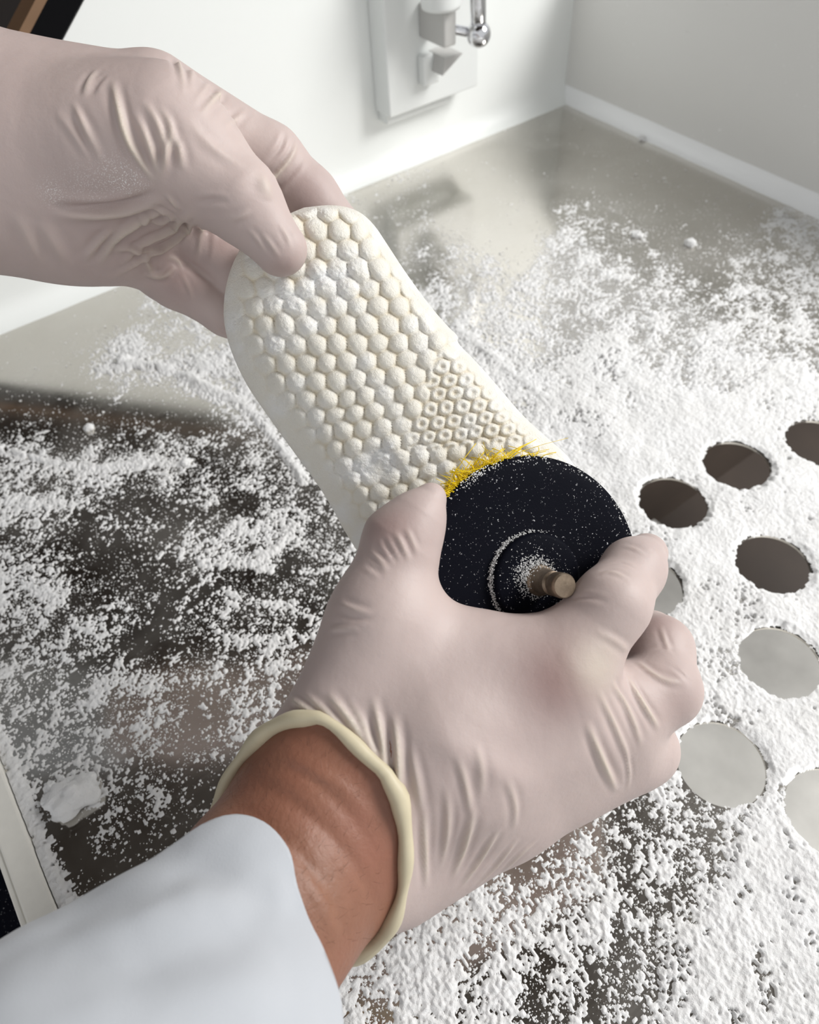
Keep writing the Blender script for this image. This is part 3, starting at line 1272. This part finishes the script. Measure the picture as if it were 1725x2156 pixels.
wob = 13 * (fbm(60, 2, px, py) - 0.5)
dl, cid = lattice(xx + wob, yy + wob, 43.0, 38.0, 0.86)
dsm, cis = lattice(xx + wob * .5, yy + wob * .5, 36.0, 32.5, 0.97)
big = (0.62 * np.clip(1 - (dl / 22.0) ** 3, 0, 1) + 0.38 * np.clip(1 - (dl / 24.5) ** 2, 0, 1)) * (0.72 + 0.35 * cid)
small = np.clip(1 - (dsm / 19.0) ** 3.5, 0, 1) * (0.75 + .3 * cis) - 0.75 * np.exp(-(dsm / 8.0) ** 2)
zone = np.clip((px + 0.30 * (py - 850) - 880) / 18, 0, 1) * np.clip((py + 0.12 * (px - 900) - 742) / 18, 0, 1) * np.clip((945 - py - 0.07 * (px - 1000)) / 14, 0, 1)
rel = big * (1 - zone) + small * zone * 0.9
edge = np.clip((U - 0.05) / 0.11, 0, 1) * np.clip((0.965 - U) / 0.04, 0, 1) * np.clip(Vv / 0.035, 0, 1)
n1 = fbm(90, 3, px, py)
worn = np.clip(1.35 - 1.3 * np.exp(-((px - 790) / 60) ** 2 - ((py - 985) / 40) ** 2) - 0.9 * np.exp(-((px - 555) / 60) ** 2 - ((py - 600) / 70) ** 2) - 0.45 * np.clip(n1 - 0.5, 0, 1), 0.1, 1)
fuzz = fbm(7, 3, px, py) - 0.5
dustm = np.clip(1.6 * (fbm(45, 3, px + 500, py) - 0.42) + 0.7 * np.exp(-((px - 790) / 70) ** 2 - ((py - 985) / 50) ** 2) + .5 * np.exp(-((px - 640) / 90) ** 2 - ((py - 630) / 80) ** 2), 0, 1)
fuzz = fuzz + 0.8 * (fbm(4.2, 2, px + 31, py) - 0.5)
hgt = 0.0029 * rel * edge * worn + 0.0007 * fuzz * (0.3 + dustm) + 0.0007 * dustm * (fbm(11, 2, px + 90, py) - 0.3)
front = DP + fall * TH * 0.55 - hgt * (1 - 0.7 * fall)
back = DP + TH - fall * TH * 0.45
rays = np.stack([(px - CX) / F, -(py - CY) / F, -np.ones_like(px)], -1)
Vf = CAM + (rays * front[..., None]).reshape(-1, 3) @ M.T
Vb = CAM + (rays * back[..., None]).reshape(-1, 3) @ M.T
ii = np.arange(NV * NU).reshape(NV, NU)
qf = np.stack([ii[:-1, :-1], ii[1:, :-1], ii[1:, 1:], ii[:-1, 1:]], -1).reshape(-1, 4)
qb = qf[:, ::-1] + NV * NU
bl = np.concatenate([ii[0, :-1], ii[:-1, -1], ii[-1, :0:-1], ii[:0:-1, 0]])
bn = np.roll(bl, -1)
qs = np.stack([bl, bn, bn + NV * NU, bl + NV * NU], 1)
pv = np.vstack([Vf, Vb])
groove_shade = 1.0 * np.clip(1 - rel * 1.8, 0, 1) * edge * (1 - dustm)  # mask for the shade tint in the hollows, weaker under dust
ga_ = dict(dust=np.concatenate([dustm.ravel(), np.zeros(NV * NU)]), groove_shade=np.concatenate([groove_shade.ravel(), np.zeros(NV * NU)]))
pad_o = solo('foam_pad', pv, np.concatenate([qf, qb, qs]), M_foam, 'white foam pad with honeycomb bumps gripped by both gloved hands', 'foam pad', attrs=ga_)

# ------------------------------------------------------------------ grinding disc
DN = camdir([0.30, -0.02, 1.0])
DN /= np.linalg.norm(DN)
DC = P(1122, 1218, 0.2645)
DR = 0.0440
disc = thing('grinding_disc', 'black rubber backing disc with yellow fibre held by the gloved right hand', 'disc', DC)
v, f = lathe([(0.0, -0.0042), (DR - 0.003, -0.0042), (DR - 0.0005, -0.0030), (DR, -0.0018), (DR - 0.0004, -0.0006), (DR - 0.0014, 0.0), (DR - 0.006, 0.0006), (0.030, 0.0011), (0.0, 0.0014)], DC, DN, 128)
build('rubber_plate', v, f, M_rubber, disc, True)
HB = DC + DN * 0.001
v, f = lathe([(0.0, 0), (0.0166, 0), (0.0166, 0.0030), (0.0160, 0.0040), (0.0150, 0.0044), (0.008, 0.0047), (0.0, 0.0048)], HB, DN, 72)
hub = build('hub', v, f, M_rubber, disc, True)
TB = HB + DN * 0.0045
v, f = lathe([(0.0, -0.001), (0.0060, -0.001), (0.0054, 0.0012), (0.0046, 0.0020), (0.0043, 0.0040), (0.0042, 0.0100), (0.0034, 0.0106), (0.0034, 0.0120), (0.0042, 0.0126), (0.0043, 0.0165), (0.0042, 0.0176), (0.0038, 0.0182), (0.0, 0.0184)], TB, DN, 32)
build('spindle', v, f, M_brass, disc, True).data.set_sharp_from_angle(angle=0.5)
# fibre layer and loose strands under the plate
v, f = lathe([(0.0, -0.0075), (DR - 0.006, -0.0075), (DR - 0.0022, -0.0062), (DR - 0.0022, -0.0042), (0.0, -0.0042)], DC, DN, 96)
fib = build('fibre_layer', v, f, M_yellow, disc, True)
fa, fb, _ = frame(DN)
right, upv = camdir([1, 0, 0]), camdir([0, 1, 0])
fv, ff = [], []
for k in range(520):
    c_ = random.random()
    # direction on the rim in picture terms, thick to the upper left
    ang = math.radians(random.choice([random.gauss(129, 6), random.gauss(129, 6), random.gauss(112, 6), random.gauss(139, 4), random.uniform(86, 143)]))
    e_ = right * math.cos(ang) + upv * math.sin(ang)
    e_ = e_ - DN * (e_ @ DN)
    e_ /= np.linalg.norm(e_)
    tq = np.cross(DN, e_)
    ln_ = abs(random.gauss(0.0022, 0.0022)) + 0.0008
    base = DC + e_ * (DR - 0.004) - DN * random.uniform(0.0030, 0.0052)
    sw = random.gauss(0, 1.3)
    pts = []
    for t in np.linspace(0, 1, 7):
        pts.append(base + e_ * (0.004 + ln_) * t * (1 - 0.35 * t * abs(sw)) + tq * sw * ln_ * 1.5 * t * t + DN * (0.0035 * math.sin(t * 2.4) * random.uniform(.5, .9)))
    v, f = tube(pts, random.uniform(0.00007, 0.00019), 3)
    o_ = len(fv)
    fv += v
    ff += [tuple(i + o_ for i in q_) for q_ in f]
st_ = build('fibre_strands', fv, ff, M_yellow, fib, True)
st_['kind'] = 'stuff'


# grains -------------------------------------------------------------
ICO_V = np.array([(1, 0, 0), (-1, 0, 0), (0, 1, 0), (0, -1, 0), (0, 0, 1), (0, 0, -1)], float)
ICO_F = np.array([(0, 2, 4), (2, 1, 4), (1, 3, 4), (3, 0, 4), (2, 0, 5), (1, 2, 5), (3, 1, 5), (0, 3, 5)])


def grains(centres, radii):
    n = len(centres)
    rot = rng.normal(size=(n, 3, 3))
    rot, _ = np.linalg.qr(rot)
    sc = radii[:, None, None] * (0.6 + 0.8 * rng.random((n, 6, 1)))
    v_ = np.einsum('nij,vj->nvi', rot, ICO_V) * sc + centres[:, None, :]
    f_ = ICO_F[None] + (np.arange(n) * 6)[:, None, None]
    return v_.reshape(-1, 3), f_.reshape(-1, 3)


# powder caught on the disc
g = []
gr = []
for k in range(900):      # at the foot of the hub, picture left
    a_ = math.radians(random.gauss(165, 38))
    e_ = right * math.cos(a_) + upv * math.sin(a_)
    e_ = e_ - DN * (e_ @ DN)
    e_ /= np.linalg.norm(e_)
    g.append(HB + e_ * (0.0166 + abs(random.gauss(0, 0.0006))) + DN * abs(random.gauss(0.0006, 0.0009)))
    gr.append(random.uniform(0.00012, 0.00035))
for k in range(3200):     # around the spindle
    a_ = random.uniform(0, 2 * math.pi)
    r_ = abs(random.gauss(0.003, 0.0026)) + 0.002
    e_ = fa * math.cos(a_) + fb * math.sin(a_)
    g.append(HB + DN * (0.0049 + random.expovariate(1 / 0.0011) * max(0, 1 - r_ / 0.009)) + e_ * r_ + (-right * 0.0016 + upv * 0.0012))
    gr.append(random.uniform(0.0001, 0.00032))
for k in range(260):      # along the upper rim
    a_ = math.radians(random.choice([random.gauss(122, 7), random.uniform(60, 140), random.uniform(20, 100)]))
    e_ = right * math.cos(a_) + upv * math.sin(a_)
    e_ = e_ - DN * (e_ @ DN)
    e_ /= np.linalg.norm(e_)
    g.append(DC + e_ * (DR - abs(random.gauss(0.0012, 0.0012))) + DN * 0.0001)
    gr.append(random.uniform(0.0001, 0.0004))
for k in range(520):
    a_ = random.uniform(0, 2 * math.pi)
    r_ = DR * math.sqrt(random.random()) * 0.97
    g.append(DC + DN * (0.0012 if r_ > 0.0168 else 0.006) + (fa * math.cos(a_) + fb * math.sin(a_)) * r_)
    gr.append(random.uniform(0.00005, 0.00016))
v, f = grains(np.array(g), np.array(gr))
dp_ = build('caught_powder', v, f, M_powder, disc, False)
dp_['kind'] = 'stuff'

# ------------------------------------------------------------------ powder on the bench
COV = [(1185, 250, .0), (1000, 400, .0), (1100, 330, 0), (1400, 420, .05), (1300, 330, .02), (1550, 420, .03), (1300, 520, .25), (1250, 570, .6), (1450, 480, .08), (1480, 550, .15),
       (1600, 560, .4), (1690, 500, .55), (1550, 650, .6), (1400, 700, .72), (1400, 600, .45), (1200, 620, .68), (1000, 600, .5), (900, 560, .4), (850, 500, .15), (830, 440, .15), (1050, 480, .02),
       (950, 640, .68), (1100, 700, .75), (1000, 720, .85), (1100, 800, .85), (1200, 850, .97), (1300, 800, .95), (1500, 750, .85), (1700, 700, .72), (1650, 620, .6), (1700, 820, .95), (1500, 900, 1), (1300, 950, 1), (1200, 900, .96),
       (1450, 1150, 1), (1500, 1300, .95), (1460, 1400, .9), (1500, 1500, .93), (1700, 1280, 1), (1700, 1550, 1), (1700, 1050, 1), (1400, 1680, .6), (1300, 1750, .45), (1250, 1700, .3),
       (1100, 1850, .55), (1000, 1950, .75), (1000, 2100, .8), (1300, 1950, .75), (1350, 1850, .5), (1450, 1800, .65), (1600, 1850, .97), (1700, 1900, .98), (1500, 2050, .9), (1250, 2080, .65),
       (850, 2050, .8), (750, 2100, .75), (900, 1700, .5), (900, 1300, .6), (800, 900, .7), (1100, 1100, .8), (1000, 1500, .5), (1300, 1400, .7),
       (0, 750, .01), (200, 650, .01), (100, 700, 0), (350, 700, .35), (400, 670, .35), (300, 770, .93), (400, 790, .95), (240, 775, .7), (170, 760, .1), (500, 830, .9), (560, 900, .95), (620, 980, .85),
       (450, 870, .06), (380, 850, .05), (300, 840, .01), (100, 820, .01), (200, 820, .01), (150, 890, .08), (30, 890, .06), (300, 930, .22), (450, 950, .35), (50, 965, .75), (200, 985, .7), (350, 978, .75), (270, 970, .6),
       (150, 1050, .6), (50, 1060, .55), (400, 1050, .4), (300, 1100, .3), (200, 1140, .22), (100, 1120, .5), (500, 1100, .42), (600, 1050, .6), (680, 1150, .55),
       (600, 1120, .75), (500, 1150, .8), (440, 1175, .7), (550, 1200, .45), (650, 1220, .5), (400, 1280, .42), (350, 1250, .25), (200, 1250, .35), (50, 1230, .8), (150, 1300, .55),
       (100, 1400, .5), (300, 1400, .5), (500, 1350, .48), (600, 1350, .52), (200, 1500, .62), (400, 1470, .58), (550, 1450, .52), (100, 1560, .6), (300, 1550, .55), (450, 1560, .36), (300, 1650, .45),
       (400, 1650, .25), (150, 1790, .1), (250, 1750, .36), (80, 1610, .42), (200, 1850, .12), (60, 1680, .2), (400, 1800, .3), (500, 1700, .3)]
COV = np.array(COV, float)
STREAKS = [([(215, 782), (290, 764), (380, 785), (450, 825), (520, 850), (580, 925), (640, 1010)], 26, .99),
           ([(330, 700), (400, 680), (440, 720), (450, 790)], 30, .62),
           ([(0, 945), (100, 972), (200, 988), (300, 974), (395, 976)], 17, .92),
           ([(0, 1050), (80, 1060), (170, 1052)], 24, .8),
           ([(420, 1185), (520, 1195), (590, 1150), (640, 1090)], 22, .92),
           ([(500, 1195), (620, 1205), (740, 1195)], 10, .85),
           ([(0, 1215), (60, 1230), (140, 1270)], 28, .85),
           ([(480, 1240), (560, 1280), (640, 1270)], 14, .75),
           ([(450, 1330), (540, 1350), (620, 1330)], 13, .75),
           ([(560, 1060), (620, 1130), (700, 1180)], 26, .75),
           ([(120, 1500), (240, 1460), (420, 1430), (600, 1400)], 20, .75),
           ([(200, 1560), (330, 1520), (460, 1480)], 16, .72),
           ([(960, 690), (1080, 790), (1210, 880)], 30, .98),
           ([(1160, 520), (1230, 560), (1320, 590)], 26, .75)]


def coverage(q):
    num = np.zeros(len(q))
    den = np.full(len(q), 1e-9)
    for x, y, c in COV:
        d2 = (q[:, 0] - x) ** 2 + (q[:, 1] - y) ** 2
        w_ = np.exp(-d2 / (2 * 31.0 ** 2)) + 2e-3 / (1 + d2 / 70.0 ** 2) ** 2
        num += w_ * c
        den += w_
    out = num / den
    lf_ = np.clip((780 - q[:, 0]) / 120, 0, 1) * np.clip((q[:, 1] - 850) / 60, 0, 1)
    out = out * (1 - 0.24 * lf_)
    for pts, wd, c in STREAKS:
        d, _ = poly_dist(np.c_[q, np.zeros(len(q))], smooth_line(np.c_[np.array(pts, float), np.zeros(len(pts))]))
        out = np.maximum(out, c * np.exp(-(d / wd) ** 2))
    return out


def norminv(p):
    # rational approximation, enough for a threshold
    p = np.clip(p, 0.004, 0.996)
    t = np.sqrt(-2 * np.log(np.minimum(p, 1 - p)))
    x = t - (2.30753 + 0.27061 * t) / (1 + 0.99229 * t + 0.04481 * t * t)
    return np.where(p < 0.5, -x, x)


def axis_steps(a, b, stops):
    out = [a]
    while out[-1] < b:
        x = out[-1]
        out.append(x + np.interp(x, *stops))
    return np.array(out)


gx = axis_steps(XL + 0.0005, XR - 0.012, ([-0.1, 0.30, 0.45, 0.65], [.0006, .0006, .0010, .0014]))
gy = axis_steps(-0.40, YL - 0.012, ([-0.40, -0.13, -0.11, 0.34, 0.45, 0.61], [.0018, .0016, .0006, .0006, .0009, .0014]))
GX, GY = np.meshgrid(gx, gy, indexing='ij')
full = np.stack([GX.ravel(), GY.ravel(), np.zeros(GX.size)], 1)
pxy = topx(full)
near = (pxy[:, 0] > -250) & (pxy[:, 0] < 2120) & (pxy[:, 1] > 60) & (pxy[:, 1] < 5200)
vis = np.where(near)[0]
gp = full[vis]
# coarse evaluation of coverage on a photograph-free lattice, then interpolation
cgx, cgy = np.linspace(gx[0], gx[-1], 260), np.linspace(gy[0], gy[-1], 260)
cg = np.stack(np.meshgrid(cgx, cgy, indexing='ij'), -1).reshape(-1, 2)
cc = coverage(topx(np.c_[cg, np.zeros(len(cg))])).reshape(260, 260)
fx = np.clip((gp[:, 0] - cgx[0]) / (cgx[1] - cgx[0]), 0, 258.999)
fy = np.clip((gp[:, 1] - cgy[0]) / (cgy[1] - cgy[0]), 0, 258.999)
ix, iy = fx.astype(int), fy.astype(int)
tx, ty = fx - ix, fy - iy
cov = cc[ix, iy] * (1 - tx) * (1 - ty) + cc[ix + 1, iy] * tx * (1 - ty) + cc[ix, iy + 1] * (1 - tx) * ty + cc[ix + 1, iy + 1] * tx * ty
X_, Y_ = gp[:, 0], gp[:, 1]
cov = np.maximum(cov, 0.97 * np.exp(-(np.clip(X_ - XL - 0.004, 0, 1) / 0.0045) ** 2) * (Y_ < 0.30))
nA = vnoise(X_ / .0012, Y_ / .0012)
nB = vnoise(X_ / .0027 + 9, Y_ / .0027)
nC = fbm(.018, 3, X_ * 0.8 + Y_ * 0.6, (Y_ * 0.8 - X_ * 0.6) * 1.6)
z1 = (nA - .5) * 3.0 + (nB - .5) * 2.3 + (nC - .5) * 4.0
z1 = z1 / z1.std()
t_ = norminv(1 - np.where(cov < 0.8, (cov / 0.8) ** 1.7 * 0.8, cov * 1.0))
hh = z1 - t_
thick = np.clip((cov - 0.8) / 0.2, 0, 1)
hz = 0.00055 * np.clip(hh, 0, 9) * (1 - 0.55 * thick) + thick * (0.0008 + 0.0035 * np.clip(fbm(.03, 3, X_, Y_) - 0.35, 0, 1) * 1.8)
hz = np.where(hh > 0, hz + 0.0002, -0.0003)
hd = np.full(len(gp), 1.0)
for hx, hy in holes:
    hd = np.minimum(hd, np.hypot(X_ - hx, Y_ - hy) - HOLE_R)
hd = hd + (vnoise(X_ / .0025, Y_ / .0025) - 0.35) * 0.0022
hz = np.where(hd < 0.0035, hz * np.clip(0.35 + 0.65 * hd / 0.0035, 0.2, 1), hz)
keep = hd > -0.0002
G = np.full(GX.size, -1)
G[vis] = np.arange(len(vis))
G = G.reshape(GX.shape)
q4 = np.stack([G[:-1, :-1], G[1:, :-1], G[1:, 1:], G[:-1, 1:]], -1).reshape(-1, 4)
q4 = q4[(q4 >= 0).all(1)]
ok = (hz[q4] > 0).any(1) & keep[q4].all(1)
q4 = q4[ok]
used = np.unique(q4)
remap = np.full(len(gp), -1)
remap[used] = np.arange(len(used))
pvv = np.c_[gp[used, :2], hz[used]]
solo('powder_layer', pvv, remap[q4], M_powder, 'loose white grinding powder spread over the steel bench', 'powder', kind='stuff', loc=(0.2, 0.1, 0))

# separate grains lying on the steel
N_ = 420000
gpx = np.c_[rng.uniform(XL + .002, XR - .02, N_), rng.uniform(-0.12, YL - .02, N_)]
qx = topx(np.c_[gpx, np.zeros(N_)])
ins_ = (qx[:, 0] > -150) & (qx[:, 0] < 1880) & (qx[:, 1] > 60) & (qx[:, 1] < 2300)
gpx = gpx[ins_]
fx = np.clip((gpx[:, 0] - cgx[0]) / (cgx[1] - cgx[0]), 0, 258.999).astype(int)
fy = np.clip((gpx[:, 1] - cgy[0]) / (cgy[1] - cgy[0]), 0, 258.999).astype(int)
cv_ = cc[fx, fy]
hd_ = np.full(len(gpx), 1.0)
for hx, hy in holes:
    hd_ = np.minimum(hd_, np.hypot(gpx[:, 0] - hx, gpx[:, 1] - hy) - HOLE_R)
cl_ = fbm(.012, 3, gpx[:, 0], gpx[:, 1])
pr_ = np.clip(cv_ * 1.5, 0.012, 0.8) * np.clip(0.2 + (cl_ - 0.3) * 3.0, 0.1, 1.3) * np.where(cv_ > 0.93, 0.35, 1)
sel_ = (rng.random(len(gpx)) < pr_) & (hd_ > 0.001)
gpx = gpx[sel_]
ng = len(gpx)
rr = np.clip(rng.lognormal(math.log(0.00030), 0.5, ng), 0.00011, 0.0012)
cw = rng.random((ng, 1)) * 6.28 + np.arange(4)[None] * (np.pi / 2) + rng.normal(0, .25, (ng, 4))
rad4 = rr[:, None] * (0.65 + 0.7 * rng.random((ng, 4)))
lift = np.where(cc[fx, fy][sel_] > 0.8, 0.0008, 0.0)
gv_ = np.zeros((ng, 5, 3))
gv_[:, :4, 0] = gpx[:, :1] + rad4 * np.cos(cw)
gv_[:, :4, 1] = gpx[:, 1:] + rad4 * np.sin(cw)
gv_[:, :4, 2] = 0.00002 + rr[:, None] * 0.45 * rng.random((ng, 4)) + lift[:, None]
gv_[:, 4, :2] = gpx + rr[:, None] * rng.normal(0, .25, (ng, 2))
gv_[:, 4, 2] = rr * (0.8 + 0.6 * rng.random(ng)) + lift
gf_ = np.array([(0, 1, 4), (1, 2, 4), (2, 3, 4), (3, 0, 4)])[None] + (np.arange(ng) * 5)[:, None, None]
solo('powder_grains', gv_.reshape(-1, 3), gf_.reshape(-1, 3), M_powder, 'tiny white grains sprinkled on the bare steel', 'powder', kind='stuff', smooth=False, loc=(0.2, 0.1, 0))


def lump(px_, py_, r, sx, sy, sz, label, seed):
    c = T(px_, py_)
    bm = bmesh.new()
    bmesh.ops.create_icosphere(bm, subdivisions=4, radius=1)
    vs = np.array([x.co[:] for x in bm.verts])
    fs = [[x.index for x in q.verts] for q in bm.faces]
    bm.free()
    n_ = fbm(0.55, 4, vs[:, 0] + seed, vs[:, 1], vs[:, 2]) - 0.5
    vs = vs * (1 + 1.1 * n_)[:, None] * r * np.array([sx, sy, sz])
    a_ = seed * 1.3
    R_ = np.array([[math.cos(a_), -math.sin(a_), 0], [math.sin(a_), math.cos(a_), 0], [0, 0, 1]])
    vs = vs @ R_.T
    vs[:, 2] = np.maximum(vs[:, 2], -r * sz * 0.45) + r * sz * 0.45
    return solo('powder_lump', vs + c, fs, M_powder, label, 'powder lump', group='clumps of packed powder on the bench', loc=c)


lump(158, 1682, 0.0098, 1.25, 0.9, 0.75, 'largest powder lump, beside the white edge strip', 2.35)
lump(108, 1658, 0.0027, 1, 1, .8, 'small powder lump just left of the largest lump', 1.2)
lump(262, 762, 0.0050, 1.2, 1, .8, 'round powder lump atop the ridge below the left hand', 3.1)
lump(1342, 498, 0.0042, 1.2, .9, .8, 'powder lump on dark steel, left of its twin toward the corner', 4.2)
lump(1453, 516, 0.0046, 1, 1, .9, 'powder lump on dark steel nearer the right panel', 5.7)
lump(188, 903, 0.0032, 1, 1, .8, 'powder lump in the dark reflection at left', 6.4)
lump(1352, 294, 0.0034, 1, 1, .8, 'powder lump nearest the back corner', 7.7)
lump(392, 975, 0.0030, 1, 1, .8, 'powder lump at the tip of the long white streak', 8.8)

# ------------------------------------------------------------------ fixture on the left panel
FX0 = WL(822, 250, YL - 0.024)
fx = thing('wall_valve', 'white wall plate with bracket and chrome ball-ended lever', 'valve', (FX0[0] + 0.05, YL, FX0[2]))
x0, z0 = FX0[0], FX0[2]
v, f = boxvf(x0, x0 + 0.105, YL - 0.024, YL, z0, z0 + 0.26)
bevel(build('mounting_plate', v, f, M_white_pl, fx, False), 0.0015)
v, f = boxvf(x0 + 0.003, x0 + 0.080, YL - 0.014, YL - 0.0005, z0 - 0.010, z0)
bevel(build('lower_ledge', v, f, M_white_pl, fx, False), 0.001)


def fbox(pa, pb, d0, d1, name, mat, bev=0.002):
    """box on the plate between two photograph points of its front face"""
    a, b = WL(pa[0], pa[1], YL - d1), WL(pb[0], pb[1], YL - d1)
    v_, f_ = boxvf(min(a[0], b[0]), max(a[0], b[0]), YL - d1, YL - d0, min(a[2], b[2]), max(a[2], b[2]))
    return bevel(build(name, v_, f_, mat, fx, False), bev)


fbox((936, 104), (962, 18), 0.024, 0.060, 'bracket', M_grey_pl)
fbox((894, 185), (926, 108), 0.024, 0.034, 'foot', M_white_pl)
# wedge-shaped guide under the bracket
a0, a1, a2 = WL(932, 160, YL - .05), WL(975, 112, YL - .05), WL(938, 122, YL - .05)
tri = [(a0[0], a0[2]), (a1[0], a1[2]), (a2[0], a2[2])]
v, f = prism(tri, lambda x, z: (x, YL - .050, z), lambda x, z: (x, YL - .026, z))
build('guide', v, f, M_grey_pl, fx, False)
b0 = WL(915, 15, YL - .062)
v, f = lathe([(0, 0), (0.016, 0), (0.0165, 0.003), (0.0165, 0.055), (0.015, 0.06), (0, 0.06)], np.array([b0[0] + 0.012, YL - 0.055, b0[2] - 0.004]), (0, 0, 1), 40)
build('collar', v, f, M_white_pl, fx, True)
l0 = WL(1008, 72, YL - 0.070)
s0_ = np.array([WL(962, 60, YL - 0.060)[0] - 0.002, YL - 0.048, l0[2] + 0.004])
dv = l0 - s0_
v, f = lathe([(0, 0), (0.0052, 0), (0.0052, 0.006), (0.004, 0.008), (0.004, float(np.linalg.norm(dv))), (0, float(np.linalg.norm(dv)))], s0_, dv, 24)
stem = build('valve_stem', v, f, M_chrome, fx, True)
v, f = lathe([(0, 0.0), (0.0060, 0.0), (0.0060, 0.0025), (0, 0.0025)], s0_ - dv / np.linalg.norm(dv) * 0.001, dv, 24)
build('red_ring', v, f, M_red, fx, True)
ptop = WL(1003, -160, YL - 0.068)
v, f = tube([l0, l0 * 0.7 + ptop * 0.3, ptop * 0.7 + l0 * 0.3, ptop], [0.0064, 0.0068, 0.0070, 0.0071], 20)
lever = build('lever', v, f, M_chrome, fx, True)
bm = bmesh.new()
bmesh.ops.create_uvsphere(bm, u_segments=28, v_segments=18, radius=0.0104)
v = np.array([x.co[:] for x in bm.verts]) + l0
f = [[x.index for x in q.verts] for q in bm.faces]
bm.free()
build('lever_knob', v, f, M_chrome, lever, True)

clean_tags()
